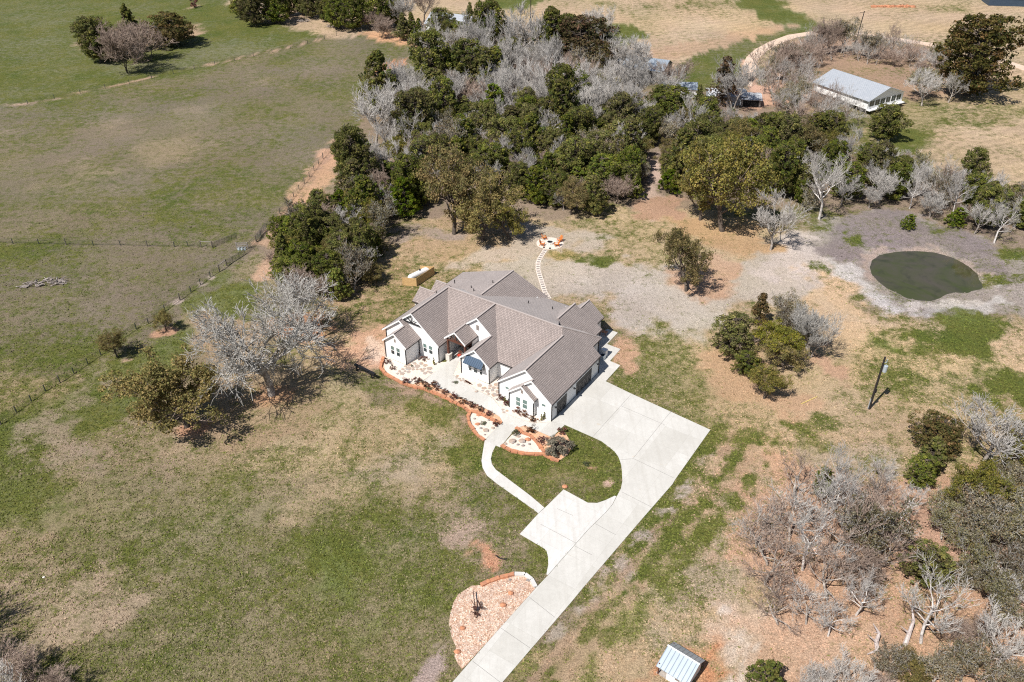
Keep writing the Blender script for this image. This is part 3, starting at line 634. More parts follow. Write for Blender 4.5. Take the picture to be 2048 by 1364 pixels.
rp([(2.37,-31.15,8.82),(13.5,-31.15,8.82),(6.4,-25.15,LR(-25.15)),(2.37,-25.15,LR(-25.15))], 'a')
LL = lambda b: 8.82+.8*(b+31.15)
rp([(2.37,-31.15,8.82),(13.6,-31.15,8.82),(16.2,-33,LL(-33)),(20,-37.7,LL(-37.7)),(1.5,-37.7,LL(-37.7)),(1.5,-33.34,LL(-33.34)),(2.37,-33.34,LL(-33.34))], 'a')
zl = LL(-33.34); LW = lambda b: zl-.82*(b+33.34)
rp([(1.5,-33.34,zl),(2.8,-33.34,zl),(2.8,-29.5,LW(-29.5)),(-1.43,-29.5,LW(-29.5)),(-1.43,-32.25,LW(-32.25)),(1.5,-32.25,LW(-32.25))], 'a')
zw = LW(-32.25)
rp([(-1.43,-32.25,zw),(1.9,-32.25,zw),(1.9,-35.05,zw-.82*2.8),(-1.43,-35.05,zw-.82*2.8)], 'a')
# rear roofs
K = lambda a: 8.90-.37*(a-13.45)
rp([(13.45,-25.6,K(13.45)),(13.45,-7.0,K(13.45)),(17.0,-9.0,K(17.0)),(27.5,-9.6,K(27.5)),(27.5,-18.3,K(27.5)),(16,-25.6,K(16))], 'b')
rp([(13.45,-31.15,8.87),(13.45,-25,8.87),(18,-25,6.1),(18,-31.15,6.1)], 'b')
BLn = lambda b: 8.35-.37*(-24.9-b)
rp([(14.8,-24.9,8.35),(26.2,-25.0,8.35),(26.9,-37.75,BLn(-37.75)),(16,-37.75,BLn(-37.75)),(13.8,-31.2,BLn(-31.2))], 'a')
rp([(14.8,-24.9,8.35),(26.2,-24.9,8.35),(28.3,-18.1,3.65),(25.5,-18.1,3.65)], 'a')
BRr = lambda b: 3.62+s*(-3.65-b)
rp([(15.5,-9.0,BRr(-9)),(22.8,-9.0,BRr(-9)),(22.8,-8,BRr(-8)),(26.5,-8.0,BRr(-8)),(26.6,-4.75,BRr(-4.75)),(23.9,-4.75,BRr(-4.75)),(23.9,-3.65,3.62),(19.6,-3.65,3.62),(17,-6.5,BRr(-6.5))], 'a')
rp([(15.5,-9.0,BRr(-9)),(22.8,-9.0,BRr(-9)),(22.8,-13,BRr(-9)-s*4),(17,-13,BRr(-9)-s*4)], 'a')
rp([(22.8,-8.0,BRr(-8)),(26.5,-8.0,BRr(-8)),(26.5,-12,BRr(-8)-s*4),(22.8,-12,BRr(-8)-s*4)], 'a')
rp([(14.8,-39.3,5.5),(14.8,-34.5,5.5),(12.3,-37.2,3.6),(12.3,-39.3,3.6)], 'b'); rp([(14.8,-39.3,5.5),(14.8,-34.5,5.5),(17.3,-37.2,3.6),(17.3,-39.3,3.6)], 'b')
rp([(18.6,-38.2,5.5),(18.6,-34.5,5.5),(16.1,-37.2,3.6),(16.1,-38.2,3.6)], 'b'); rp([(18.6,-38.2,5.5),(18.6,-34.5,5.5),(21.1,-37.2,3.6),(21.1,-38.2,3.6)], 'b')
roof = rf.build("roof", M['shingle'], house)
# ridge caps
cp = MB()
for p, q in [((.13,-5.35,8.27),(12.3,-5.35,8.27)),((-.4,-3.8,6.98),(.2,-3.8,6.98)),((-1.15,-5.34,zb+.05),(-.4,-5.34,zb+.05)),((2.21,-17.2,zm+.05),(7.5,-17.2,zm+.05)),((7.5,-20.35,UL(-20.35)+.05),(13.3,-20.35,UL(-20.35)+.05)),((4,-22.75,zp+.05),(7.5,-22.75,zp+.05)),((2.37,-31.15,8.87),(13.4,-31.15,8.87)),((1.5,-33.34,zl+.05),(2.37,-33.34,zl+.05)),((-1.43,-32.25,zw+.05),(1.5,-32.25,zw+.05)),((13.45,-31.1,8.95),(13.45,-6.3,8.95)),((13.5,-6.2,8.95),(19.5,-1.55,5.1)),((15.4,-24.9,8.4),(26.2,-24.9,8.4)),((16.6,-9,BRr(-9)+.05),(22.8,-9,BRr(-9)+.05)),((23,-8,BRr(-8)+.05),(26.5,-8,BRr(-8)+.05)),((14.8,-39.3,5.55),(14.8,-35.6,5.55)),((18.6,-38.2,5.55),(18.6,-35.6,5.55))]:
    cp.beam((p[1], p[0], p[2]), (q[1], q[0], q[2]), .30, .10)
cp.build("ridge_cap", M['cap'], roof)
for i, (a, b, z) in enumerate([(18.5,-29.5,0),(20.5,-25.8,0),(17,-27.8,0),(15.6,-31.2,0),(13.6,-34.2,0),(20.3,-17.6,1),(21.8,-13.2,1),(16.7,-7.5,2)]):
    zz = BLn(b) if z == 0 else (K(a) if z == 1 else BRr(b)-.5)
    if b < -31.16: zz = LL(b)
    MB().tube((b, a, zz-.2), (b, a, zz+.55), .09, .09, 7).build("roof_vent", M['black'], roof)
# rake boards and gutters
def rake(a, b0, z0, b1, z1):
    fa = MB(); sf = MB()
    n = .13
    fa.poly([(b0,a-.03,z0+.03),(b0,a-.03,z0-.28),(b1,a-.03,z1-.28),(b1,a-.03,z1+.03)]) 
    fa.poly([(b0,a-.03,z0+.03),(b1,a-.03,z1+.03),(b1,a+.05,z1+.03),(b0,a+.05,z0+.03)][::1])
    fa.poly([(b1,a-.03,z1-.28),(b0,a-.03,z0-.28),(b0,a+.05,z0-.28),(b1,a+.05,z1-.28)])
    d = .40
    sf.poly([(b0,a+.04,z0-.17),(b1,a+.04,z1-.17),(b1,a+d,z1-.17),(b0,a+d,z0-.17)])
    fa.build('fascia', M['fascia'], house); sf.build('soffit', M['soffit'], house)
for r_ in [(.13,-10.98,GLs(-10.98),-5.35,8.22),(.13,-5.35,8.22,-3.8,ZR(-3.8)),(-.4,-5.34,L2(-5.34),-3.8,6.93),(-.4,-3.8,ZR(-3.8),.18,ZR(.18)),(-1.15,-8.12,L2(-8.12),-5.34,zb),(-1.15,-5.34,zb,-2.73,zb-s*2.61),(2.21,-20.5,zm-s*3.3,-17.2,zm),(2.21,-17.2,zm,-13.98,3.65),(7.5,-22.75,UL(-22.75),-20.35,UL(-20.35)),(7.5,-20.35,UL(-20.35),-17.2,zm),(4.0,-25.1,UL(-25.1),-22.75,zp),(4.0,-22.75,zp,-20.4,zp-s*2.35),(2.37,-33.34,LL(-33.34),-31.15,8.82),(2.37,-31.15,8.82,-25.15,LR(-25.15)),(1.5,-37.7,LL(-37.7),-33.34,zl),(1.5,-33.34,zl,-32.25,LW(-32.25)),(-1.43,-35.05,zw-.82*2.8,-32.25,zw),(-1.43,-32.25,zw,-29.5,LW(-29.5))]: rake(*r_)
def gut(a0, b0, a1, b1, z): MB().beam((b0, a0, z-.1), (b1, a1, z-.1), .12, .12).build("gutter", M["bronze"], house)
for q in [(-.35,.24,16.3,.24,3.66),(2.3,-13.92,5.0,-13.92,3.67),(4.79,-14,4.79,-10.9,3.67),(2.4,-25.08,6.3,-25.08,3.86),(-1.4,-29.44,2.7,-29.44,3.9),(1.5,-37.76,20,-37.76,3.6),(19.6,-3.6,23.9,-3.6,3.6),(24,-4.7,26.5,-4.7,4.5),(-1.1,-2.67,0,-2.67,3.65),(4.05,-20.34,7.9,-20.34,4.95),(.2,-11.04,4.8,-11.04,3.6),(27.56,-18,27.56,-9.7,3.7),(16,-37.8,26.8,-37.8,3.6),(26.9,-37.7,26.2,-25.0,5.0) if 0 else (12.25,-39.3,12.25,-37.6,3.55),(16.4,-1.44,19.4,-1.44,5.0)]: gut(*q)
for (b, a, z) in [(.05,-.06,3.5),(.06,16.06,3.5),(-3.03,-.8,3.5),(-7.83,-.8,3.5),(-10.8,.46,3.5),(-14.28,2.54,3.6),(-20.3,2.54,3.6),(-25.48,2.7,3.8),(-30.0,-1.1,3.8),(-34.82,-1.1,3.6),(-37.0,1.83,3.7),(-2.04,19.56,4.7),(-4.04,23.66,3.5),(-30.0,2.72,3.9)]:
    MB().box(b-.07, b+.07, a-.07, a+.07, .05, z).build("downspout", M['black'], house)
# windows: frame with sash panes
def window(x0, x1, y, z0, z1, sashes=2, nrm='front', trim=.1, blind=1, grid=0):
    fr = MB(); e_ = .05
    zs = [z0+(z1-z0)*i/sashes for i in range(sashes+1)]
    if nrm == 'front':
        fr.box(x0-trim, x1+trim, y-e_, y+.02, z0-trim, z0+.05); fr.box(x0-trim, x1+trim, y-e_, y+.02, z1-.05, z1+trim)
        fr.box(x0-trim, x0+.05, y-e_+.001, y+.02, z0+.05, z1-.05); fr.box(x1-.05, x1+trim, y-e_+.001, y+.02, z0+.05, z1-.05)
        for z in zs[1:-1]: fr.box(x0+.05, x1-.05, y-e_+.002, y+.02, z-.05, z+.05)
    f = fr.build("window", M['whitep'], house)
    for i in range(sashes):
        m = M['glassg'] if (i >= blind) else M['glass']
        MB().box(x0+.05, x1-.05, y-.025, y+.01, zs[i]+.05, zs[i+1]-.05).build("pane", m, f)
for x0, x1 in ((-33.5,-32.66),(-32.2,-31.34)): window(x0, x1, -1.03, 1.2, 3.05, 2)
for x0, x1 in ((-29.05,-28.2),(-27.73,-26.88)): window(x0, x1, 2.77, 1.25, 3.05, 2)
window(-18.71,-18.05, 2.61, 1.25, 2.8, 2, blind=2); window(-17.66,-16.76, 2.61, 1.25, 2.85, 2, blind=2); window(-16.35,-15.7, 2.61, 1.25, 2.8, 2, blind=2)
window(-6.5,-5.6, -.75, 1.05, 2.9, 2, blind=0); window(-5.2,-4.25, -.75, 1.05, 2.9, 2, blind=0)
window(-9.5,-8.75, .53, 2.4, 2.95, 1, trim=.06, blind=0); window(-1.95,-1.15, 0, 2.4, 2.95, 1, trim=.06, blind=0)
for x0, x1, y, z0, z1 in ((-32.55,-32.2,-1.03,4.1,4.75),(-20.7,-20.15,7.9,6.2,7.2),(-5.52,-5.16,-.75,4.0,4.65)):
    v_ = MB().box(x0, x1, y-.05, y+.01, z0, z1).build("gable_vent", M['ventw'], house)
    MB().box(x0+.07, (x0+x1)/2-.03, y-.06, y-.04, z0+.08, z1-.08).box((x0+x1)/2+.03, x1-.07, y-.06, y-.04, z0+.08, z1-.08).build("louvre", M['greywood'], v_)
# awning
aw = MB(); z0, z1 = 3.25, 4.5; P = [(-19.1,2.58,z1),(-15.35,2.58,z1),(-15.0,1.25,z0+.35),(-19.0,1.25,z0+.35)]
aw.poly(P[::-1] if 0 else [P[3],P[2],P[1],P[0]], [(p[0], p[1]) for p in (P[3],P[2],P[1],P[0])]); Q=[(x,y,z-.08) for x,y,z in P]
aw.poly(Q)
for i in range(4): j=(i+1)%4; aw.poly([P[i],P[j],Q[j],Q[i]])
ao = aw.build("awning", M['navy'], house)
for bx in (-18.7,-15.35):
    MB().beam((bx,2.55,2.6),(bx,1.45,3.5),.1,.1).beam((bx,2.53,2.6),(bx,2.53,4.2),.1,.1).beam((bx,2.5,3.5),(bx,1.4,3.5),.1,.1).build("bracket", M['black'], ao)
# garage doors with cross bracing
for a0, a1 in ((1.55,4.85),(7.95,13.45)):
    d = MB().box(-.06, .025, a0, a1, .08, 2.85).build("garage_door", M['black'], house)
    n = 2 if a1-a0 < 4 else 4; wd = (a1-a0)/n
    tr = MB()
    for i in range(n):
        y0 = a0+i*wd+.1; y1 = y0+wd-.2
        for p, q in (((y0,.2),(y1,1.9)),((y0,1.9),(y1,.2)),((y0,.2),(y1,.2)),((y0,1.9),(y1,1.9)),((y0,.2),(y0,1.9)),((y1,.2),(y1,1.9))):
            tr.beam((.04,p[0],p[1]),(.04,q[0],q[1]),.03,.07)
    tr.build("door_brace", M['greywood'], d)
    MB().box(-.02,.06,a0-.14,a0-.003,.08,3.0).box(-.02,.06,a1+.003,a1+.14,.08,3.0).box(-.02,.058,a0-.14,a1+.14,2.853,3.02).build("door_trim", M['whitep'], d)
for a in (.63,6.7,15.0):
    l = MB().tube((0,a,2.75),(.45,a,2.85),.03).tube((.45,a,2.9),(.45,a,2.62),.06,.24,10).build("barn_lamp", M['black'], house)
# porch: posts on stone piers, truss, door
for b in (-24.55,-20.75):
    p_ = MB().box(b-.17,b+.17,4.25,4.59,1.45,4.6).build("porch_post", M['brownwood'], house)
    MB().box(b-.42,b+.42,4.0,4.84,.1,1.45).box(b-.5,b+.5,3.92,4.92,1.45,1.55).build("stone_pier", M['stonew'], p_)
tr = MB().beam((-24.75,4.4,4.65),(-20.6,4.4,4.65),.25,.28).beam((-22.75,4.4,4.7),(-22.75,4.4,6.5),.16,.16)
for q in ((-24,5.6),(-21.5,5.6)): tr.beam((-22.75,4.4,4.75),(q[0],4.4,q[1]),.14,.14)
tr.beam((-24.9,4.4,4.85),(-22.75,4.4,6.6),.16,.16).beam((-20.6,4.4,4.85),(-22.75,4.4,6.6),.16,.16).beam((-20.6,4.4,4.5),(-20.6,9,4.5),.2,.25)
tr.build("porch_truss", M['brownwood'], house)
tr = MB().beam((-33.1,2.45,6.75),(-29.0,2.45,6.75),.14,.2).beam((-31.15,2.45,6.8),(-31.15,2.45,8.5),.13,.13)
for q in ((-32.2,7.7),(-30.1,7.7)): tr.beam((-31.15,2.45,6.85),(q[0],2.45,q[1]),.11,.11)
tr.build("gable_truss", M['black'], house)
dr = MB().box(-24.2,-22.6,9.5,9.59,.1,2.6).build("front_door", M['brownwood'], house)
MB().box(-23.35,-23.3,9.45,9.5,1.0,1.2).build("handle", M['black'], dr)
MB().box(-2.06,-2.0,17,18,.1,2.2).build("side_door", M['whitep'], house)
MB().box(-4.05,-3.98,20.2,22.8,.1,2.6).build("patio_shade_sheet", M['dark'], house)  # dark sheet on the wall, painted stand-in for shade under the covered patio

def HL(a, b, z=0): return tuple(ORG+EA*a+EB*b+np.array([0, 0, z]))
# porch furniture and things close to the house
def adirondack(m, label, group=None, loc=(0,0,0), rz=0):
    t_ = thing("garden_chair", label, "chair", loc, rz, group)
    mb = MB()
    for i in range(6): mb.box(-.3, .3, -.35+i*.12, -.25+i*.12, .38-i*.025, .41-i*.025)
    mb.build("seat", m, t_); mb = MB()
    for i in range(5):
        x = -.26+i*.13; mb.beam((x, .3, .28), (x*1.15, .62, 1.05+.08*(2-abs(i-2))), .11, .03)
    mb.beam((-.3,.42,.55),(.3,.42,.55),.04,.06); mb.build("backrest", m, t_)
    for sx in (-1, 1):
        MB().box(sx*.36-.07, sx*.36+.07, -.42, .4, .58, .61).build("armrest", m, t_)
        MB().box(sx*.34-.025, sx*.34+.025, -.38, -.28, 0, .58).build("leg", m, t_)
        MB().beam((sx*.33,.5,0),(sx*.33,.3,.6),.05,.09).build("leg", m, t_)
    return t_
c0 = adirondack(M['orange'], "orange wooden garden chair on the near left side of the fire pit", "chairs round the fire pit", tuple(G(1085,491,.1)), R(70))
c0['label'] = "orange wooden chair nearest the path on the left of the fire pit"
for i, ((x, y), rz, lb) in enumerate([((1089,478), 110, "orange wooden chair at the back left of the fire pit"),((1113,492), -80, "orange wooden chair at the front right of the fire pit"),((1119,483), -50, "orange wooden chair at the back right of the fire pit")]):
    copy_tree(c0, tuple(G(x, y, .1)), R(rz), (1.2, 1.2, 1.2), lb)
c0.scale = (1.2, 1.2, 1.2)
pc = adirondack(M['brownwood'], "brown porch chair with red cushions by the front door", "chair", HL(6.0,-23.4,.12), -AZ+.3)
MB().box(-.27,.27,-.3,.3,.42,.56).build("cushion", M['red'], pc)
copy_tree(pc, HL(6.3,-22.2,.12), -AZ-.4, (1,1,1), "second brown porch chair with red cushions, the one further right")
sb = MB()
# AC unit
ac = thing("air_conditioner", "pale grey air conditioning unit behind the garage corner", "air conditioner", HL(20.1,-1.3,0), -AZ)
MB().box(-.45,.45,-.45,.45,.1,1.0).build("cabinet", M['steel'], ac); MB().tube((0,0,1.0),(0,0,1.05),.38,.36,16).build("fan_grille", M['black'], ac); MB().box(-.6,.6,-.6,.6,0,.1).build("base_pad", M['concrete_new'], ac)
gb = thing("white_cabinet", "white box cabinet beside the air conditioner", "cabinet", HL(21.3,-1.6,0), -AZ)
MB().box(-.5,.5,-.4,.4,0,1.4).box(-.54,.54,-.44,.44,1.4,1.46).build("body", M['whitep'], gb); MB().box(-.45,.45,-.42,-.41,.1,1.3).build("door", M['fascia'], gb)
# patio sofa
sf_ = thing("patio_table", "orange brown patio table under the rear roof corner", "table", HL(27.3,-4.9,.08), -AZ)
MB().box(-.6,.6,-.45,.45,.68,.74).build("tabletop", M['sandstone'], sf_)
for x in (-.5,.5):
    for y in (-.38,.38): MB().box(x-.04,x+.04,y-.04,y+.04,0,.68).build("leg", M['brownwood'], sf_)
# ------------------------------------------------------------------ propane tank behind board screen
tk = thing("propane_tank", "long white propane tank inside the board screen", "tank", tuple(G(840,557)), 0)
p0 = G(815,566); p1 = G(863,543); c = (p0+p1)/2; tk.location = tuple(c); dv = p1-p0; L_ = np.linalg.norm(dv)*.9; tk.rotation_euler = (0,0,atan2(dv[1],dv[0]))
tb = MB(); N=12; rr = .75
for i in range(8):
    def X_(k):
        u = k/8; x = -L_/2+L_*u; e2 = min(x+L_/2, L_/2-x); r = rr*math.sqrt(max(0, 1-(1-min(1, e2/.75))**2)); return x, max(r, .05)
    pass
xsn = [-L_/2,-L_/2+.1,-L_/2+.3,-L_/2+.6,L_/2-.6,L_/2-.3,L_/2-.1,L_/2]; rrn=[.1,.34,.52,.62,.62,.52,.34,.1]
for i in range(7): tb.tube((xsn[i],0,1.0),(xsn[i+1],0,1.0),rrn[i],rrn[i+1],14,cap=(i in (0,6)))
tb.build("shell", M['tank'], tk, smooth=False)
MB().tube((.2,0,1.6),(.2,0,1.8),.2,.2,10).build("valve_dome", M['black'], tk)
for x in (-L_/3,L_/3): MB().box(x-.15,x+.15,-.5,.5,0,.5).build("saddle", M['concrete'], tk)
sn = thing("board_screen", "three sided screen of new pine boards round the propane tank", "fence", tuple(G(833,573)), 0)
cn = [G(806,571)-G(833,573), np.zeros(3), G(868.5,549)-G(833,573), G(858,532)-G(833,573)]
cn[3] = cn[2]+(cn[0]-cn[1])*1.0
HGT = 1.95
for i in range(3):
    a = cn[i]; b = cn[i+1]; pn = MB(); d = (b-a); n = 10
    for k in range(n): 
        z = .06+k*(HGT-.06)/n; pn.beam((a[0],a[1],z+.08),(b[0],b[1],z+.08),.05,(HGT-.1)/n-.015)
    pn.build("board_panel", M['cedarwood'], sn)
for p in cn: MB().box(p[0]-.07,p[0]+.07,p[1]-.07,p[1]+.07,0,HGT+.05).build("post", M['cedarwood'], sn)
# ------------------------------------------------------------------ fire pit and its path
fc = G(1100,487)
tag(MB().prism([(fc[0]+3.1*cos(t_), fc[1]+2.9*sin(t_)) for t_ in np.arange(0,2*pi,pi/18)], -.2, .07).build("fire_pit_patio", wgr), kind='structure')
fp = thing("fire_pit", "white stone fire pit with black grate in the round patio", "fire pit", (fc[0],fc[1],.07))
rg_ = MB()
for i in range(14):
    t_ = 2*pi*i/14; Mx = Matrix.Rotation(t_, 4, 'Z'); rg_.box(.62,.9,-.17,.17,0,.42,Mx)
rg_.build("stone_ring", M['whitestone'], fp); gt = MB()
for i in range(7): gt.beam((-.55+i*.18,-.5,.40),(-.55+i*.18,.5,.40),.05,.03)
gt.build("grate", M['black'], fp); MB().tube((0,0,.02),(0,0,.3),.6,.6,14).build("ash", M['dark'], fp)
for (x,y,lb) in [(1088,496,"left"),(1100,498,"right")]:
    q = G(x,y); o = MB().blob((0,0,.15),.22,int(x),8).build("path_lantern", M['dark'], None, tuple(q)); tag(o, f"small dark lantern at the {lb} of the fire pit path mouth", "lantern", "lanterns by the fire pit path")
pl = [(1091,499),(1079,517),(1076,526),(1076,540),(1083,562),(1090,584),(1098,597)]
ribbon("stone_path", pl, 1.05, -.2, .05, wgr)
PP = [G(x,y,.05) for x,y in pl]; stp = MB(); acc = 0
for i in range(len(PP)-1):
    d = PP[i+1]-PP[i]; L_ = np.linalg.norm(d); n = max(1, int(round(L_/.95)))
    for k in range(n):
        q = PP[i]+d*(k+.5)/n; ang = atan2(d[1],d[0]); Mx = Matrix.Translation((q[0],q[1],.05)) @ Matrix.Rotation(ang+random.Random(i*9+k).uniform(-.1,.1),4,'Z')
        stp.box(-.2,.2,-.34,.34,0,.03,Mx)
tag(stp.build("stepping_stones", M['greyrock']), kind='structure')

# ------------------------------------------------------------------ stonework in the beds
def stone_wall(pxs, name, label, m, hgt=.42, wd=.45, seed=1):
    P = [G(x,y)[:2] for x,y in pxs]; rg = random.Random(seed); mb = MB()
    for i in range(len(P)-1):
        d = P[i+1]-P[i]; L_ = np.linalg.norm(d); n = max(1,int(L_/.8)); ang = atan2(d[1],d[0])
        for k in range(n):
            q = P[i]+d*(k+.5)/n
            for lay in range(2):
                Mx = Matrix.Translation((q[0]+rg.uniform(-.05,.05),q[1]+rg.uniform(-.05,.05),lay*hgt/2)) @ Matrix.Rotation(ang+rg.uniform(-.12,.12),4,'Z')
                l2 = L_/n/2*rg.uniform(.85,1.05); w2 = wd/2*rg.uniform(.8,1.2)
                mb.box(-l2,l2,-w2,w2,-.05,hgt/2+rg.uniform(-.04,.03)+.05*(1-lay),Mx)
    o = mb.build(name, m); return tag(o, label, "retaining wall")
stone_wall([(767,716),(763,728),(762,738),(770,749),(788,759),(805,768.5),(826,775),(848,779),(875,790),(900,802),(923,813),(938,824)], "stone_border", "long orange sandstone wall edging the bed before the left wing and walk", M['sandstone'])
stone_wall([(1003,848),(980,838),(955,826),(941,823),(936,835),(941,853),(952,869),(969,882)], "stone_border", "orange sandstone border round the white bed left of the landing", M['sandstone'], .34, .5, 2)
stone_wall([(1003,892),(1022,903),(1049,908),(1068,910),(1088,909),(1100,918),(1118,923)], "stone_border", "orange sandstone border below the white bed right of the landing", M['sandstone'], .34, .5, 3)
stone_wall([(1031,856),(1045,866),(1060,872),(1074,885),(1083,898),(1088,905)], "stone_border", "inner orange sandstone band above the right white bed", M['sandstone'], .3, .5, 4)
stone_wall([(962,1171),(980,1164),(1000,1157),(1029,1149)], "stone_border", "short orange stone edging on top of the gravel bed with the plow", M['sandstone'], .34, .5, 5)
q = [G(x,y)[:2] for x,y in [(1029,1149),(1050,1150),(1063,1160),(1071,1175)]]
kb = MB()
for i in range(3): kb.beam((*q[i],.12),(*q[i+1],.12),.55,.3)
tag(kb.build("concrete_curb", M['concrete_new']), "curved white concrete curb joining the drive at the plow bed", "curb")
# flagstones set in gravel
fl = MB(); rg = random.Random(11)
def flags(pxs, n, seed, smin=.28, smax=.6):
    rg = random.Random(seed); P = PX(pxs); xs_ = [p[0] for p in P]; ys_ = [p[1] for p in P]; pts = []; tries = 0
    while len(pts) < n and tries < 4000:
        tries += 1; x = rg.uniform(min(xs_), max(xs_)); y = rg.uniform(min(ys_), max(ys_))
        if sdist(np.array([x]), np.array([y]), P)[0] > -.15: continue
        r = rg.uniform(smin, smax)
        if any(hypot(x-a, y-b) < (r+c)*.93 for a, b, c in pts): continue
        pts.append((x, y, r)); k = rg.randint(5, 7); ph = rg.uniform(0, 6)
        fl.prism([(x+r*rg.uniform(.75,1.1)*cos(ph+2*pi*i/k), y+r*rg.uniform(.75,1.1)*sin(ph+2*pi*i/k)) for i in range(k)], 0, .09)
flags([(792,748),(806,734),(825,726),(845,726),(860,735),(868,745),(850,752),(838,740),(822,742),(806,754)], 34, 1)
flags([(908,748),(925,755),(940,765),(930,768),(912,757)], 8, 2, .2, .35)
flags([(950,768),(975,772),(998,765),(1000,790),(985,795),(965,783)], 34, 3)
flags([(1002,818),(1016,818),(1016,826),(1004,826)], 3, 4)
tag(fl.build("flagstones", M['flag']), kind='structure')
# loose rocks, each one a thing
rock_px = [(957,831,.35),(949,838,.22),(978,841,.25),(986,857,.3),(955,849,.4),(972,862,.5),(962,857,.25),(970,870,.2),(1037,874,.3),(1025,884,.6),(1045,883,.55),(1036,890,.25),(1046,892,.28),(1059,889,.25),(1056,880,.45),(1011,888,.3),(1130,974,.45),(1022,1187,.38),(1007,1211,.42),(925,1257,.35),(915,1304,.4),(1020,1160,.2),(960,1282,.15),(958,1213,.12),(1057,1161,.28),(953,784,.3),(906,765,.25)]
for i, (x,y,r) in enumerate(rock_px):
    p = G(x,y); m = M['sandstone'] if r in (.38,.42,.35,.4,.45) or i in (16,) else M['greyrock'] if r < .3 else M['flag']
    o = MB().blob((0,0,r*.25), r, i+3, 8, (1.1,.85,.55), .2).build("rock", m, None, (p[0],p[1],.03))
    where = "white gravel bed left of the landing" if i < 8 else "white gravel bed right of the landing" if i < 16 else "lawn corner of the parking pad" if i == 16 else "gravel bed with the rusty plow" if i < 25 else "paving before the middle bay"
    tag(o, f"small rock lying in the {where}" if i != 16 else "lone orange sandstone block on the lawn at the parking pad corner", "rock", f"rocks in the {where}")

# ------------------------------------------------------------------ utility poles
def pole(x, y, h, label, tr=True, lean=(0,0)):
    p = G(x, y); t_ = thing("utility_pole", label, "utility pole", (p[0],p[1],gz(p[0],p[1])))
    MB().tube((0,0,0),(lean[0],lean[1],h),.21,.15,10).build("pole", M['polewood'], t_)
    if tr:
        c = MB().tube((.62,.1,h-3.0),(.62,.1,h-1.85),.36,.36,14).build("transformer", M['steel'], t_)
        MB().tube((.62,.1,h-1.85),(.62,.1,h-1.5),.07,.04,8).build("bushing", M['steel'], c)
        MB().beam((0,0,h-1.2),(.6,0,h-1.0),.08,.08).build("bracket", M['steel'], t_)
        MB().tube((.5,0,h-1.1),(.5,0,h-.5),.07,.07,8).build("fuse_cutout", M['steel'], t_)
        MB().box(-.27,-.17,-.06,.06,.1,2.2).build("conduit", M['steel'], t_); MB().box(.05,.22,-.3,-.18,3.6,4.4).build("meter_box", M['black'], t_)
    else: MB().beam((-.9,0,h-.6),(.9,0,h-.6),.1,.12).build("crossarm", M['polewood'], t_)
pole(1738, 818, 10.8, "dark utility pole with grey transformer right of the driveway")
pole(1709, 92, 13, "thin far utility pole leaning among grey trees by the gravel lane", False, (.8,0))
pole(1061, 60, 12, "thin distant utility pole at the top centre field edge", False)

# ------------------------------------------------------------------ fences
def fence(pxs, name, label, spacing=3.6, h=1.35, wood_every=5, strands=5):
    P = [G(x,y) for x,y in pxs]; root = thing(name, label, "fence", tuple(P[0])); o = P[0]
    pts = []
    for i in range(len(P)-1):
        d = P[i+1]-P[i]; L_ = np.linalg.norm(d); n = max(1,int(L_/spacing))
        for k in range(n): pts.append(P[i]+d*k/n)
    pts.append(P[-1]); pts = pts[:100]
    for i, p in enumerate(pts):
        q = p-o; rg = random.Random(i*3+int(pxs[0][0]))
        if i % wood_every == 0: MB().tube((q[0],q[1],-.1),(q[0]+rg.uniform(-.05,.05),q[1],h+.3),.12,.105,7).build("post", M['post'], root)
        else: MB().box(q[0]-.065,q[0]+.065,q[1]-.065,q[1]+.065,-.1,h).build("post", M['tpost'], root)
    wr = MB()
    for k in range(strands):
        z = .25+k*(h-.3)/(strands-1)
        for i in range(len(pts)-1): wr.tube(tuple(pts[i]-o+np.array([0,0,z])), tuple(pts[i+1]-o+np.array([0,0,z])), .02, .02, 3, False)
    wr.build("wire", M['wire'], root)
    return root
fence([(2,849),(33,825),(63,802.6),(91,782),(120.6,765.5),(148,747),(176,728),(202,710)], "wire_fence", "wire fence with thin posts climbing from the lower left frame edge", 5.2, 1.35, 4)
fence([(235,684),(272.7,658),(297,647),(330,622),(360,600),(382,584),(401,569),(421,554),(439,543)], "wire_fence", "wire fence running on up the slope between small oaks and field gate", 5.0, 1.35, 4)
fence([(513,484),(522,471),(534,457),(560,428),(587.5,394),(619,354),(646,317),(661,300),(679,273),(690,256)], "woven_wire_fence", "wire fence beside the red dirt track left of the woodland", 3.4, 1.4, 4)
fence([(-30,484),(26,487),(78,488),(187,491),(241,491),(295,492.8),(349,493.5),(376,492.8),(402.6,494.6)], "wire_fence", "wire fence crossing the left pasture in a level line", 5.0, 1.3, 3, 4)
fence([(-20,224),(56,208.5),(259,167.5),(430,130),(507,113)], "wire_fence", "far pasture fence with wooden posts from the left frame edge", 7.2, 1.4, 4, 4)
fence([(507,113),(581,97.4),(649,78.6),(697,65),(716,61)], "wire_fence", "far pasture fence nearing the orange dirt corner", 6.0, 1.4, 4, 4)
fence([(724,66),(760,74),(800,86),(840,96),(862,106)], "wire_fence", "far fence along the orange dirt lane", 6.0, 1.4, 3, 4)
def hbrace(p, q, label, zs=(.9,), group=None):
    P = G(*p); Q = G(*q); t_ = thing("fence_brace", label, "fence brace", tuple(P), 0, group); d = Q-P
    for o in (np.zeros(3), d): MB().tube((o[0],o[1],-.1),(o[0],o[1],1.75),.12,.11,8).build("post", M['post'], t_)
    for z in zs: MB().beam((0,0,z+.6),(d[0],d[1],z+.6),.12,.12).build("rail", M['greywood'], t_)
    MB().tube((0,0,.2),(d[0],d[1],1.5),.02,.02,4).build("brace_wire", M['wire'], t_)
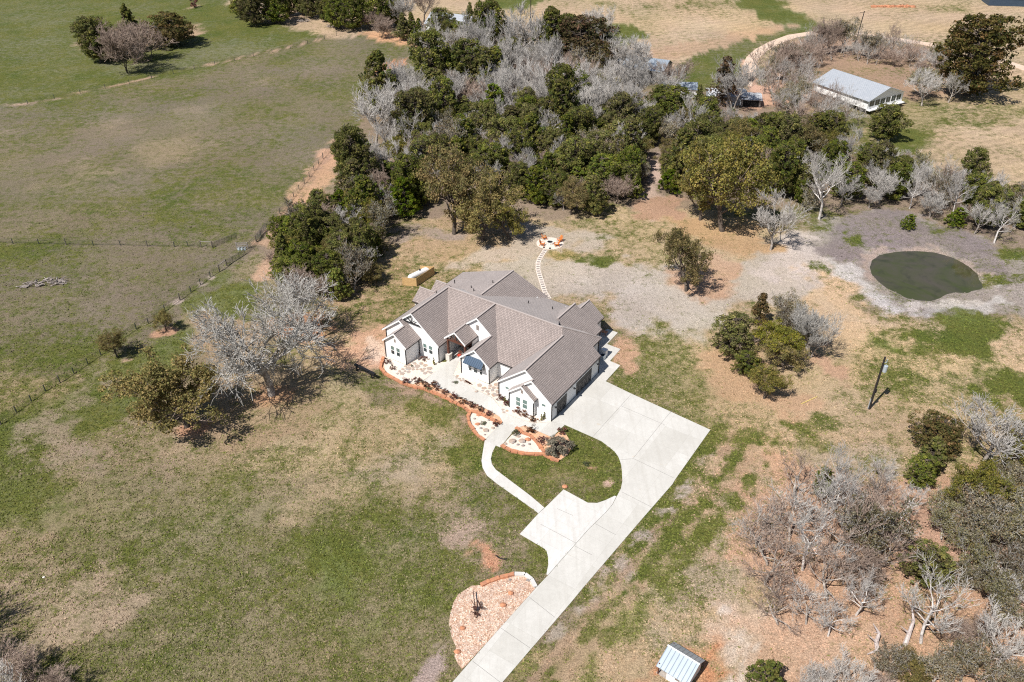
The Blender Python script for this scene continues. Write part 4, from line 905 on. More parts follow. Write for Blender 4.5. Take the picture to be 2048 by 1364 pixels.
hbrace((402.6,494.6),(425,495.7), "weathered H brace at the end of the level pasture fence")
hbrace((439.5,543),(453.5,532), "dark H brace at the near end of the long field gate")
def gate(p, q, label, h=1.3, bars=6, mesh=False, m='tpost', up=6):
    P = G(*p); Q = G(*q); d = Q-P; t_ = thing("field_gate", label, "gate", tuple(P)); fr = MB(); r = .035
    for k in range(bars): fr.tube((0,0,.2+k*(h-.2)/(bars-1)),(d[0],d[1],.2+k*(h-.2)/(bars-1)),r,r,5)
    fr.build("bars", M[m], t_); st = MB()
    for k in range(up): st.tube((d[0]*k/(up-1),d[1]*k/(up-1),.15),(d[0]*k/(up-1),d[1]*k/(up-1),h),r,r,5)
    st.build("uprights", M[m], t_)
    if mesh:
        ms = MB(); n = int(np.linalg.norm(d)/.3)
        for k in range(n): ms.tube((d[0]*k/n,d[1]*k/n,.2),(d[0]*k/n,d[1]*k/n,h),.014,.014,3,False)
        ms.build("mesh_panel", M['wire'], t_)
gate((453.5,532),(491,508), "long dark tubular field gate beside the H brace", up=4)
gate((426,495.5),(474,476), "open pale mesh gate swung into the pasture", mesh=True, m='wire')
gate((513,484),(532,459), "tall mesh panel where the fence meets the dirt track", h=1.7, mesh=True, m='wire')
gate((491,508),(512,485), "narrow board gate beside the tin bucket heap", h=1.7, bars=4, m='post', up=3)
gate((866,107),(878,112), "small dark gate at the end of the orange lane", h=1.6, up=3)
P = G(483,500); bx = thing("board_chute", "low pale plank loading pen by the gates", "pen", tuple(P))
for z in (.5,.95,1.4): MB().beam((-1.2,.6,z),(1.4,.8,z),.05,.2).build("plank", M['greywood'], bx)
for x in (-1.2,1.3): MB().box(x-.08,x+.08,.55,.75,0,1.6).build("post", M['greywood'], bx)
for i in range(3): MB().tube((-.6+i*.7,0,0),(-.6+i*.7,.1,.5),.28,.26,10).build("tub", M['steel'], bx)

# ------------------------------------------------------------------ log pile, beam, culvert, pole on the ground, wagon wheel, plow
P = G(85,568); lp = MB(); rg = random.Random(4)
for i in range(46):
    t_ = rg.uniform(-1,1); c = np.array([t_*4.2, rg.uniform(-1.2,1.2)+t_*.9, .15+rg.uniform(0,.9)*(1-abs(t_))]); a = rg.uniform(0,pi) if rg.random()<.5 else rg.gauss(.2,.4); L_ = rg.uniform(.9,2.6); e_ = rg.uniform(-.25,.35)
    d = np.array([cos(a)*cos(e_), sin(a)*cos(e_), sin(e_)])*L_/2; r = rg.uniform(.07,.17)
    m1 = c+np.array([rg.uniform(-.12,.12)]*3); lp.tube(tuple(c-d),tuple(m1),r,r*.9,6).tube(tuple(m1),tuple(c+d),r*.9,r*.5,6)
tag(lp.build("log_pile", M['logs'], None, tuple(P)), "heap of grey dead branches and logs lying in the left pasture", "log pile")
for (x,y,lb) in [(604,44,"left"),(668,56,"right")]:
    P = G(x,y); mb = MB(); rg = random.Random(x)
    for i in range(26):
        a = rg.uniform(0,pi); c = (rg.uniform(-2.6,2.6), rg.uniform(-1.2,1.2), rg.uniform(.1,.9)); L_ = rg.uniform(.8,2)
        mb.tube(c,(c[0]+cos(a)*L_,c[1]+sin(a)*L_,c[2]+rg.uniform(-.1,.5)),.14,.08,5)
    tag(mb.build("brush_heap", M['logs'], None, tuple(P)), f"grey brush heap on the tan verge far away, {lb} of the two", "brush heap", "far brush heaps")
P = G(714,742); Q = G(744,757); d = Q-P; sg = thing("braced_beam", "long black beam on two braced posts left of the house", "beam", tuple(P), atan2(d[1],d[0])); L_ = np.linalg.norm(d)
MB().box(-.3,L_+.9,-.22,.22,1.15,1.5).build("beam", M['black'], sg)
for x in (0,L_):
    q = MB().box(x-.1,x+.1,-.1,.1,0,1.15).build("post", M['black'], sg); MB().beam((x,0,.05),(x+.95,0,1.15),.12,.12).build("brace", M['black'], q)
P = G(1003,1115); cv = MB()
for i in range(7):
    a0 = -.5+i*.15
    cv.tube((i*.22-.8,-.25*sin(i*.5)+.3-.1*i,.1),(i*.22-.56,-.25*sin(i*.5+.5)+.2-.1*i,.1),.09,.09,6)
tag(cv.build("black_pipe", M['black'], None, tuple(P)), "short curved black pipe in the grass below the parking pad", "pipe")
P = G(1603,808); Q = G(1634,794); tag(MB().tube((0,0,.08),tuple((Q-P)[:2])+(.1,),.06,.05,8).build("yellow_pole", M['yellow'], None, tuple(P)), "thin yellow pole lying on the dry grass", "pole")
P = HL(.75,-17.3,.05); ww = thing("wagon_wheel", "old wooden wagon wheel leaning on rocks before the middle bay", "wheel", P, -AZ)
tl = Matrix.Rotation(R(35),4,'X') @ Matrix.Translation((0,0,.6)); rim = MB(); spo = MB()
for i in range(20):
    a, b = 2*pi*i/20, 2*pi*(i+1)/20; rim.beam(tuple(tl @ Vector((.62*cos(a),0,.62*sin(a)))),tuple(tl @ Vector((.62*cos(b),0,.62*sin(b)))),.08,.09)
for i in range(10):
    a = 2*pi*i/10; spo.beam(tuple(tl @ Vector((0,0,0))),tuple(tl @ Vector((.6*cos(a),0,.6*sin(a)))),.05,.05)
rim.build("rim", M['brownwood'], ww); spo.build("spokes", M['brownwood'], ww); MB().tube(tuple(tl @ Vector((0,-.15,0))),tuple(tl @ Vector((0,.15,0))),.12,.12,10).build("hub", M['rust'], ww)
P = G(952,1222); pw = thing("antique_plow", "rusty antique farm implement with iron wheels in the gravel bed", "farm implement", (P[0],P[1],.03), R(10))
def iron_wheel(c, r, ax, par):
    A = Vector(ax).normalized(); q = A.to_track_quat('Z','Y').to_matrix(); mb = MB(); n = 18
    for i in range(n):
        a, b = 2*pi*i/n, 2*pi*(i+1)/n
        mb.beam(tuple(Vector(c)+q @ Vector((r*cos(a),r*sin(a),0))),tuple(Vector(c)+q @ Vector((r*cos(b),r*sin(b),0))),.05,.06)
    for i in range(6):
        a = 2*pi*i/6; mb.beam(c,tuple(Vector(c)+q @ Vector((r*cos(a),r*sin(a),0))),.03,.03)
    mb.build("wheel", M['rust'], par)
iron_wheel((.55,.55,.5),.55,(1,.15,.35),pw); iron_wheel((-.15,-.75,.45),.5,(1,-.2,.4),pw)
MB().beam((.0,2.6,.75),(-.1,-.6,.55),.1,.12).beam((-.6,.2,.6),(.9,.0,.6),.08,.08).beam((-.7,-.4,.5),(.3,-.9,.55),.08,.08).build("frame", M['rust'], pw)
MB().tube((-.3,-.7,.5),(.5,-1.0,.1),.2,.05,6).box(-.35,.1,-.3,.2,.6,.8).build("plowshare", M['rust'], pw)
MB().beam((.0,.1,.6),(-.5,.7,1.4),.05,.05).beam((.2,.1,.6),(.2,.5,1.5),.05,.05).beam((.3,-.2,.6),(1.4,-.2,.4),.05,.05).build("lever", M['rust'], pw)
P = G(62*0+88,1155); tag(MB().blob((0,0,.08),.18,9,8,(1,1,.6)).build("white_stone", M['whitestone'], None, tuple(P)), "single pale stone in the lower left grass", "rock")
P = G(1440,-1); 
P = G(1785,14); rh = MB(); rg = random.Random(8)
for i in range(30):
    c = (-9+i*.62, rg.uniform(-.7,.7), .3); rh.blob(c, rg.uniform(.4,1.1), i, 6, (1.3,1,.7), .3)
tag(rh.build("debris_row", M['sandstone'], None, tuple(P)), "long low rusty orange debris heap in the far right field", "debris heap")

# ------------------------------------------------------------------ outbuildings
def gable_building(name, label, cat, c, rz, L_, W, h, rise, wm, rm, over=.4, windows=0, raised=0, roofcol=None):
    t_ = thing(name, label, cat, (c[0],c[1],gz(c[0],c[1])), rz)
    mb = MB(); z0 = raised
    sec = [(-W/2,z0),(W/2,z0),(W/2,z0+h),(0,z0+h+rise),(-W/2,z0+h)]
    A = [(-L_/2,y,z) for y,z in sec]; B = [(L_/2,y,z) for y,z in sec]; mb.poly(A[::-1]); mb.poly(B)
    for i in range(5): j=(i+1)%5; mb.poly([A[i],A[j],B[j],B[i]])
    mb.build("wall", wm, t_)
    r = MB(); k = rise/(W/2); e_ = over
    for sg_ in (-1,1):
        P = [(-L_/2-e_,0,z0+h+rise+.12),(L_/2+e_,0,z0+h+rise+.12),(L_/2+e_,sg_*(W/2+e_),z0+h-k*e_+.12),(-L_/2-e_,sg_*(W/2+e_),z0+h-k*e_+.12)]
        if sg_ < 0: P = P[::-1]
        P = P[::-1]
        Q = [(x,y,z-.1) for x,y,z in P]; r.poly(P,[(p[0],p[1]) for p in P]); r.poly(Q[::-1])
        for i in range(4): j=(i+1)%4; r.poly([Q[i],Q[j],P[j],P[i]])
    r.build("roof", rm, t_)
    return t_
# raised white farmstead house with a metal roof
N = G(1738,200,4.6); Fl = G(1631,163,4.6); u = (Fl-N)[:2]; Ln = np.linalg.norm(u); Rr_ = G(1803,181,4.6); vv = (Rr_-N)[:2]; un = u/Ln; pn = np.array([-un[1],un[0]]); Wd = abs(vv @ pn)
if vv @ pn < 0: pn = -pn
cc = N[:2]+u/2+pn*Wd/2
fh = gable_building("metal_roof_house", "raised white house with a long pale metal roof among bare trees", "house", cc, atan2(-un[1],-un[0]), Ln, Wd, 2.9, 2.8, M['whitep'], M['galv'], .7, raised=1.6)
gxx = Ln/2
for k in range(6):
    y = -Wd/2+.7+k*(Wd-1.4)/6+.1; wv_ = (Wd-1.4)/6-.5
    wf = MB().box(gxx+.002,gxx+.06,y-.12,y+wv_+.12,2.2,4.2).build("window", M['fascia'], fh)
    MB().box(gxx+.03,gxx+.075,y,y+wv_/2-.04,2.35,4.05).box(gxx+.03,gxx+.075,y+wv_/2+.04,y+wv_,2.35,4.05).build("pane", M['glass'], wf)
MB().box(gxx-.3,gxx+1.2,-Wd/2,Wd/2,1.3,1.55).build("deck", M['whitep'], fh)
pr = MB()
for i in range(7):
    for j in (0,1): pr.box(-Ln/2+.5+i*(Ln-1)/6-.15,-Ln/2+.5+i*(Ln-1)/6+.15,(-Wd/2+.3 if j==0 else Wd/2-.6),(-Wd/2+.6 if j==0 else Wd/2-.3),0,1.6)
pr.build("piers", M['greywood'], fh)
gable_building("tin_roof_barn", "pale tin roofed barn half hidden at the top of the woodland", "barn", G(1287,147)[:2]+np.array([0,0]), R(-25), 17, 11, 3.2, 2.4, M['greywood'], M['silver'], .5)
gable_building("white_shed", "small white shed between bare trees left of the corrugated barn", "shed", G(1357,190)[:2], R(-5), 11, 5.5, 2.8, 1.5, M['whitep'], M['silver'], .3)
t_ = gable_building("corrugated_barn", "corrugated barn with a rust patch on its low roof", "barn", G(1450,203)[:2], R(-3), 11.5, 7.5, 3.0, .9, M['galv'], M['galvrust'], .5)
t_ = gable_building("corrugated_lean_to", "corrugated lean-to with open timber front at the barn's right end", "shed", G(1499,207)[:2], R(-8), 6, 7, 2.4, .7, M['greywood'], M['galvrust'], .4)
MB().box(-2.6,2.4,-3.56,-3.5,.1,2.1).build("opening_shade_sheet", M['dark'], t_)  # near-black sheet on a solid wall, stands in for the shaded inside
gable_building("far_farmhouse", "distant white farmhouse with a grey metal roof behind dark cedars", "house", G(905,62)[:2], R(-25), 18, 12, 3.6, 3.2, M['whitep'], M['galv'], .6)
gable_building("far_barn", "dark blue metal barn cut by the top right frame edge", "barn", G(2025,8)[:2], R(-8), 24, 10, 3.5, 2, M['navy'], M['galv'], .4)
bt = MB().blob((0,0,.3),1.1,3,8,(1.3,1,.4)).build("blue_tarp", M['blue'], None, tuple(G(1544,247))); tag(bt, "small blue tarp heap below the corrugated barn", "tarp")

# wellhouse at the lower edge
pA = G(1335.5,1291,2.9); pB = G(1399,1329.5,2.9); d = (pB-pA)[:2]; Lr = np.linalg.norm(d); dn = d/Lr; nn = np.array([-dn[1],dn[0]])
well = thing("well_house", "small white shed with a pale standing seam metal roof by the lower frame edge", "shed", (float(pA[0]),float(pA[1]),0), atan2(d[1],d[0]))
rr_ = MB(); zr = 2.95
for (y1,z1_) in ((1.75,1.75),(-2.6,1.9)):
    P = [(0,0,zr),(Lr,0,zr),(Lr,y1,z1_),(0,y1,z1_)]
    if y1 < 0: P = P[::-1]
    Q = [(x,y,z-.07) for x,y,z in P]; rr_.poly(P,[(p[0],p[1]) for p in P]); rr_.poly(Q[::-1])
    for i in range(4): j=(i+1)%4; rr_.poly([Q[i],Q[j],P[j],P[i]])
rr_.build("roof", M['silver'], well)
MB().box(1.3,Lr-.25,-2.2,1.4,0,1.95).build("wall", M['whitep'], well)
MB().box(0,1.3,-2.2,1.4,0,.12).build("porch_floor", M['deck'], well)
for y in (-2.25,1.2): MB().box(.15,.3,y,y+.15,.1,2.1).build("porch_post", M['brownwood'], well)
MB().box(2.4,3.0,-2.24,-2.2,1.0,1.5).build("vent", M['ventw'], well)
MB().beam((-.02,0,zr+.05),(Lr+.02,0,zr+.05),.16,.06).build("ridge_cap", M['fascia'], well)

# ------------------------------------------------------------------ vegetation prototypes
def mesh_obj(name, V, F, mat_, parent, cols=None, smooth=False):
    me = bpy.data.meshes.new(name); fast_mesh(me, np.asarray(V, dtype=float), np.asarray(F)); me.materials.append(mat_)
    if cols is not None:
        a = me.attributes.new("leafcol", 'FLOAT_COLOR', 'FACE')
        a.data.foreach_set("color", np.concatenate([cols, np.ones((len(cols),1))], 1).astype(np.float32).ravel())
    if smooth: me.polygons.foreach_set("use_smooth", [True]*len(me.polygons))
    o = bpy.data.objects.new(name, me); COL.objects.link(o); o.parent = parent; return o
def leaves(rs, C, Rd, n, size, pal, flat=.7, elong=1.5, clump_var=.22, shell=.55):
    """n small leaf sprays scattered in every clump (centres C, radii Rd)"""
    C = np.repeat(np.asarray(C), n, 0); Rd = np.repeat(np.asarray(Rd), n); N = len(C)
    d = rs.normal(size=(N,3)); d /= np.linalg.norm(d, axis=1)[:, None]
    rad = Rd*(shell+(1-shell)*rs.rand(N))**.8
    p = C+d*rad[:, None]*np.array([1,1,flat])
    nrm = d*.8+rs.normal(size=(N,3))*.6+np.array([0,0,.35]); nrm /= np.linalg.norm(nrm, axis=1)[:, None]
    t = np.cross(nrm, rs.normal(size=(N,3))); t /= np.linalg.norm(t, axis=1)[:, None]; b = np.cross(nrm, t)
    s1 = size*(.6+.8*rs.rand(N))[:, None]; s2 = s1/elong
    V = np.stack([p-t*s1*.5, p+b*s2*.5, p+t*s1*.5, p-b*s2*.5], 1).reshape(-1, 3); F = np.arange(4*N).reshape(-1, 4)
    pal = np.array(pal); cl = len(Rd)//n
    ci = np.repeat(rs.randint(0, len(pal), cl), n); mixi = rs.randint(0, len(pal), N); ci = np.where(rs.rand(N) < .65, ci, mixi)
    cv = np.repeat(1+clump_var*(rs.rand(cl)*2-1), n)
    col = pal[ci]*(cv*(.75+.5*rs.rand(N)))[:, None]
    return V, F, np.clip(col, 0, 1)
def tube_arr(segs):
    """segs: (p, q, r0, r1, sides) -> vertices, quads"""
    V = []; F = []; n0 = 0
    byn = {}
    for s_ in segs: byn.setdefault(s_[4], []).append(s_)
    for k, L in byn.items():
        P = np.array([s_[0] for s_ in L]); Q = np.array([s_[1] for s_ in L]); r0 = np.array([s_[2] for s_ in L]); r1 = np.array([s_[3] for s_ in L])
        d = Q-P; d /= np.linalg.norm(d, axis=1)[:, None]+1e-9
        ref = np.where(np.abs(d[:, 2:3]) > .9, np.array([[1.,0,0]]), np.array([[0,0,1.]]))
        a = np.cross(d, ref); a /= np.linalg.norm(a, axis=1)[:, None]; b = np.cross(d, a)
        ang = 2*pi*np.arange(k)/k
        ring = a[:, None, :]*np.cos(ang)[None, :, None]+b[:, None, :]*np.sin(ang)[None, :, None]
        A = P[:, None, :]+ring*r0[:, None, None]; B = Q[:, None, :]+ring*r1[:, None, None]
        v = np.concatenate([A, B], 1).reshape(-1, 3); V.append(v)
        base = n0+np.arange(len(L))[:, None]*2*k; i = np.arange(k)[None, :]; j = (i+1) % k
        F.append(np.stack([base+i, base+j, base+k+j, base+k+i], -1).reshape(-1, 4)); n0 += len(v)
    return np.concatenate(V), np.concatenate(F)
def skeleton(seed, H, W, trunk=.28, limbs=7, b2=5, b3=5, b4=4, up=.35, wig=.22, r0=.22, stems=1, lean=0, tipr=.016, thick=2, bend=0):
    rg = random.Random(seed); TH_ = []; TW = []; tips = []
    def nv(v): L = math.sqrt(v[0]**2+v[1]**2+v[2]**2)+1e-9; return (v[0]/L, v[1]/L, v[2]/L)
    def grow(p, d, L, r, lev, cnt):
        n = [4, 4, 3, 2, 2][lev]; pts = [p]; rr_ = [r]
        re = max(r*[.55, .35, .35, .45, .5][lev], tipr)
        for i in range(n):
            d = nv((d[0]+rg.gauss(0, wig), d[1]+rg.gauss(0, wig), d[2]+rg.gauss(0, wig)*.6+(up*.16 if lev > 0 else 0)-bend*.12*(lev >= 2)))
            q = (pts[-1][0]+d[0]*L/n, pts[-1][1]+d[1]*L/n, pts[-1][2]+d[2]*L/n)
            if q[2] < .15: q = (q[0], q[1], .15)
            pts.append(q); rr_.append(r+(re-r)*(i+1)/n)
        dst = TH_ if lev < thick else TW
        sides = [7, 5, 4, 3, 3][lev]
        for i in range(n): dst.append((pts[i], pts[i+1], rr_[i], rr_[i+1], sides))
        if lev >= 4 or cnt[lev] == 0: tips.append(pts[-1]); return
        if lev >= 2: tips.append(pts[-1])
        m = cnt[lev]
        for k in range(m):
            f = (.35+.65*(k+rg.random()*.6)/m) if lev > 0 else (.45+.55*(k+.4)/m)
            f = min(f, .999); i = int(f*n); g_ = f*n-i
            b = tuple(pts[i][c]+(pts[i+1][c]-pts[i][c])*g_ for c in range(3)); rb = (rr_[i]+(rr_[i+1]-rr_[i])*g_)
            az = rg.uniform(0, 2*pi) if lev > 0 else k*2.4+rg.uniform(-.4, .4)
            if lev == 0:
                el = rg.uniform(.15, .75)+f*.25; nd = (cos(az)*cos(el), sin(az)*cos(el), sin(el))
                # reach of the crown
                LL_ = hypot(W/2*cos(el), H*.62*sin(el))*rg.uniform(.62, .8)
            else:
                a_ = rg.uniform(.45, 1.0); rn = nv((rg.gauss(0,1), rg.gauss(0,1), rg.gauss(0,.7)+up))
                nd = nv(tuple(d[c]*cos(a_)+rn[c]*sin(a_) for c in range(3))); LL_ = L*rg.uniform(.42, .68)
            grow(b, nd, LL_, max(rb*rg.uniform(.5, .72), tipr), lev+1, cnt)
    for s_ in range(stems):
        az = rg.uniform(0, 2*pi)+s_*2*pi/stems; ln = lean if stems == 1 else .22
        d = nv((cos(az)*ln, sin(az)*ln, 1)) if not isinstance(lean, tuple) else nv((lean[0], lean[1], 1))
        grow((cos(az)*.15*(stems > 1), sin(az)*.15*(stems > 1), -.15), d, H*trunk/ (1 if stems == 1 else .8)+H*.16, r0*(1 if stems == 1 else .6), 0, [limbs, b2, b3, b4, 0])
    return TH_, TW, tips
PROTO = {}
def reg(kind, root, h, wdt): PROTO.setdefault(kind, []).append([root, h, wdt, 0])
def bare(kind, seed, H=10, W=9, tm='barkg', wm='twig', name="bare_tree", cat="tree", **k):
    a, b, tips = skeleton(seed, H, W, **k); r = thing(name, "x", cat)
    V, F = tube_arr(a); mesh_obj("trunk", V, F, M[tm], r, smooth=True); V2, F2 = tube_arr(b); mesh_obj("crown", V2, F2, M['twigbr' if (kind == 'B' and seed == 52) or (kind == 'N' and seed == 112) else wm], r)
    z = max(V2[:, 2]); w_ = np.percentile(np.hypot(V2[:, 0], V2[:, 1]), 93)*2; reg(kind, r, z, w_)
CED = [(.13,.155,.038),(.175,.19,.045),(.095,.125,.036),(.25,.245,.06),(.14,.145,.048),(.17,.15,.07)]
OLV = [(.215,.195,.052),(.255,.215,.062),(.160,.160,.046),(.290,.232,.072),(.190,.190,.055)]
DRK = [(.100,.095,.035),(.135,.115,.045),(.075,.080,.032),(.160,.125,.052)]
YLW = [(.17,.17,.035),(.12,.14,.03),(.22,.20,.05)]
BRT = [(.085,.125,.022),(.12,.16,.03),(.16,.18,.035)]
MOS = [(.27,.245,.150),(.21,.195,.110),(.34,.31,.21),(.150,.140,.070),(.24,.18,.09)]
RUS = [(.20,.125,.065),(.15,.105,.055),(.10,.085,.045)]
SHR = [(.10,.045,.035),(.14,.055,.04),(.07,.045,.03),(.17,.08,.05)]
def ever(kind, seed, H, W, pal, conic=.5, nc=70, nl=110, size=.30, low=.12, name="juniper_tree", trunkvis=.1, rcl=.85, mat_='leaf', cat="tree", bark='bark', gap=0):
    rs = np.random.RandomState(seed); r = thing(name, "x", cat); C = []; Rd = []
    ph = rs.rand(6)*6.28; am = rs.rand(6)*.5+.3
    while len(C) < nc:
        z = low+(1-low)*rs.rand(); az = rs.rand()*2*pi
        prof = (1-z)**(.75*conic+.12) if conic > .3 else math.sqrt(max(0, 1-((z-.5)/.56)**2))
        prof = prof*min(1, (z-low+.12)/.22)
        prof *= 1+.46*sum(am[i]*sin((i+1)*az+ph[i]+z*6) for i in range(4))/1.5
        rad = W/2*prof*(1-.6*rs.rand()**1.7)*1.0
        if gap and sin(3*az+ph[0])*sin(7*z+ph[1]) > 1-gap: continue
        C.append((rad*cos(az), rad*sin(az), z*H)); Rd.append(rcl*(.6+.7*rs.rand())*(.55+.6*(1-z) if conic > .3 else 1))
    V, F, col = leaves(rs, C, Rd, nl, size, pal)
    V[:, 2] = np.maximum(V[:, 2], .05)
    mesh_obj("crown", V, F, M[mat_], r, col)
    segs = [((0,0,-.2),(0,0,H*.45),.2*W/5,.12*W/5,7),((0,0,H*.45),(0,0,H*.85),.12*W/5,.04,6)]
    for c in C[::2]:
        z0 = max(.3, c[2]-.35*hypot(c[0], c[1])); segs.append(((0,0,z0),(c[0],c[1],c[2]),.06*W/5,.02,4))
    V, F = tube_arr(segs); mesh_obj("trunk", V, F, M[bark], r, smooth=True)
    reg(kind, r, H, W)
def oak(kind, seed, H, W, pal, nl=34, size=.30, rc=.62, name="oak_tree", keep=.9, wm='twigbr', tm='bark', mat_='leaf', **k):
    a, b, tips = skeleton(seed, H, W, **k); r = thing(name, "x", "tree"); rs = np.random.RandomState(seed)
    V, F = tube_arr(a); mesh_obj("trunk", V, F, M[tm], r, smooth=True)
    T = np.array(tips); T = T[rs.rand(len(T)) < keep]
    V2, F2, col = leaves(rs, T, rc*(.6+.8*rs.rand(len(T))), nl, size, pal, flat=.65, clump_var=.2)
    V2[:, 2] = np.maximum(V2[:, 2], .2)
    cr = mesh_obj("crown", V2, F2, M[mat_], r, col); V3, F3 = tube_arr(b); mesh_obj("twigs", V3, F3, M[wm], cr)
    reg(kind, r, max(V2[:, 2]), np.percentile(np.hypot(V2[:, 0], V2[:, 1]), 93)*2)
for i, sd in enumerate((11, 12, 13, 14)): ever('E', sd, 8, 6.2, [CED, CED, CED+[OLV[0]], CED+DRK[:2]][i], conic=.1+.25*(i == 2), nc=330, nl=52, size=.23, rcl=.48)
for i, sd in enumerate((21, 22, 23)): ever('C', sd, 8, 5.2, CED, conic=.75, nc=220, nl=38, size=.28, rcl=.45)
for i, sd in enumerate((31, 32)): ever('Y', sd, 6, 5, BRT+YLW[:1], conic=.35, nc=170, nl=40, size=.26, rcl=.42, name="young_juniper")
for i, sd in enumerate((36, 37)): ever('D', sd, 12, 11, DRK+[RUS[0]], conic=.1, nc=420, nl=40, size=.36, low=.10, name="dense_oak_tree", rcl=.75)
for i, sd in enumerate((38,)): ever('T', sd, 7, 4.5, RUS, conic=.7, nc=55, nl=90, size=.24, name="brown_cedar_tree", gap=.4)
for i, sd in enumerate((41, 42, 43, 44)): oak('O', sd, 9.5, 10, OLV if i % 2 == 0 else OLV+DRK[:1], nl=48, trunk=.24, limbs=9, b2=6, b3=6, b4=0, r0=.3, wig=.2, rc=.60, size=.20, keep=1)
for i, sd in enumerate((51, 52, 53, 54, 55, 56)): bare('B', sd, 10, 9, limbs=8, b2=6, b3=6, b4=5, up=.5, wig=.14, tipr=.021, stems=1+(i % 3 == 2))
for i, sd in enumerate((61, 62, 63)): bare('R', sd, 6, 7, 'bark', 'twigbr', "leafless_brush", "shrub", limbs=7, b2=6, b3=5, b4=5, up=.3, wig=.25, tipr=.018, stems=3, r0=.13)
for i, sd in enumerate((71, 72)): bare('W', sd, 12, 14, 'barkg', 'lichen', "lichen_oak_tree", limbs=9, b2=7, b3=6, b4=6, up=.2, wig=.36, tipr=.024, r0=.42, trunk=.22)
for i, sd in enumerate((81, 82, 83)): bare('P', sd, 12, 9, 'barkw', 'twig', "white_barked_tree", limbs=7, b2=6, b3=5, b4=4, up=.5, wig=.16, tipr=.020, r0=.24, trunk=.38, thick=3)
for i, sd in enumerate((91, 92, 93)): oak('S', sd, 9, 10, MOS, nl=8, size=.27, rc=.55, name="mossy_oak_tree", keep=.62, wm='lichen', tm='barkg', trunk=.22, limbs=8, b2=6, b3=5, b4=3, wig=.26, r0=.26, tipr=.022)
for i, sd in enumerate((111, 112, 113)): bare('N', sd, 10, 9, 'barkg', 'twig', limbs=7, b2=5, b3=5, b4=3, up=.4, wig=.18, tipr=.02, r0=.2)
for i, sd in enumerate((95,)): bare('M', sd, 11, 9, 'barkg', 'lichen', "many_stemmed_tree", limbs=6, b2=6, b3=6, b4=5, up=.75, wig=.1, tipr=.020, stems=6, r0=.3, trunk=.4)
for i, sd in enumerate((101, 102, 103)): ever('b', sd, 1.0, 1.1, SHR, conic=.1, nc=16, nl=26, size=.14, rcl=.22, name="landscape_shrub", cat="shrub", mat_='leafr', low=.2)
ever('g', 105, 1.0, 1.1, [(.10,.12,.06),(.14,.14,.08),(.07,.09,.05)], conic=.1, nc=18, nl=34, size=.12, rcl=.22, name="green_shrub", cat="shrub", mat_='leafr')
ever('k', 106, 1.5, .42, CED, conic=.8, nc=16, nl=40, size=.13, rcl=.14, name="pencil_cypress", cat="shrub", mat_='leafr', low=.1)
ever('q', 107, 2.2, 3.4, [(.17,.16,.11),(.21,.19,.14),(.13,.12,.08)], conic=.1, nc=70, nl=90, size=.14, rcl=.35, name="round_grey_shrub", cat="shrub", mat_='leafr', low=.0)

PLACED = []
rgt = random.Random(99)
def crown_at(kind, cx, cy, wpx, label=None, hs=1.0, var=None, base=None, group=None, rz=None, cat=None):
    hs *= dict(O=1.02,E=1.02,D=1.0,S=1.1,B=1.02,P=1.1).get(kind, 1); wpx *= dict(O=1.15,E=1.1,D=1.1,S=1.1,W=1.12,B=1.05,R=1.1).get(kind, 1)
    L = PROTO[kind]; i = var if var is not None else rgt.randrange(len(L)); e_ = L[i]; root, h, wd, used = e_
    if base: p = G(*base); zc = depth(p); 
    else:
        p = G(cx, cy, 3); zc = depth(p)
    W = wpx*zc/FPX; k = W/wd; H = h*k*hs
    if not base: p = G(cx, cy, H*.56); p[2] = 0
    z = gz(p[0], p[1]); a = rgt.uniform(0, 6.28) if rz is None else rz
    loc = (p[0], p[1], z)
    if not used:
        root.location = loc; root.rotation_euler = (0, 0, a); root.scale = (k, k, k*hs); o = root; e_[3] = 1
        if 'group' in o: del o['group']
    else: o = copy_tree(root, loc, a, (k, k, k*hs))
    if 'group' in o.keys(): del o['group']
    tag(o, label, cat, group); PLACED.append((p[0], p[1], W/2)); return o
# trees one can point to -------------------------------------------------------------
T = crown_at
T('W', 545, 730, 205, "big lichen-grey leafless oak, the nearer and larger of the two on the left lawn", var=0, base=(543,790), hs=1.25)
T('W', 590, 620, 170, "lichen-grey leafless oak farther back, touching the evergreen clump", var=1, base=(592,674), hs=1.15)
T('O', 345, 770, 175, "broad olive-brown oak nearest the left side, casting a long shadow", var=0, base=(375,853), hs=.95)
T('O', 310, 760, 100, "olive-brown oak crown leaning left beside the broad left oak", var=1, base=(338,842), hs=1.0)
T('O', 228, 680, 50, "small round oak standing alone by the left wire fence", var=2, base=(235,714), hs=1.1)
T('O', 325, 632, 36, "smallest lone oak sapling in a ring of bare earth", var=3, base=(333,661), hs=1.2)
T('O', 885, 405, 125, "olive oak with dark forked trunk left of the fire pit", var=2, base=(908,468), hs=1.25)
T('O', 965, 430, 115, "olive oak next to the fire pit, middle one of the row", var=0, base=(965,482), hs=1.1)
T('O', 1015, 440, 75, "olive oak closest to the fire pit patio", var=1, base=(1018,480), hs=1.2)
T('O', 1440, 370, 150, "large olive oak with pale trunk at the woodland edge above the leaning oak", var=3, base=(1445,462), hs=1.2)
T('O', 1395, 385, 90, "olive-brown oak left of the large pale-trunked oak", var=2, base=(1400,440), hs=1.1)
T('O', 1400, 510, 92, "leaning oak alone on the grey earth behind the house", var=1, base=(1372,582), hs=1.45)
T('B', 1560, 440, 92, "pale leafless tree just right of the large olive oak", var=0, base=(1541,500), hs=1.1)
T('P', 1680, 360, 92, "tall pale leafless tree at the upper left of the pond", var=1, base=(1638,438), hs=1.0)
T('M', 1640, 650, 90, "many-stemmed pale leafless tree on the right of the yard thicket", base=(1620,714), hs=.95)
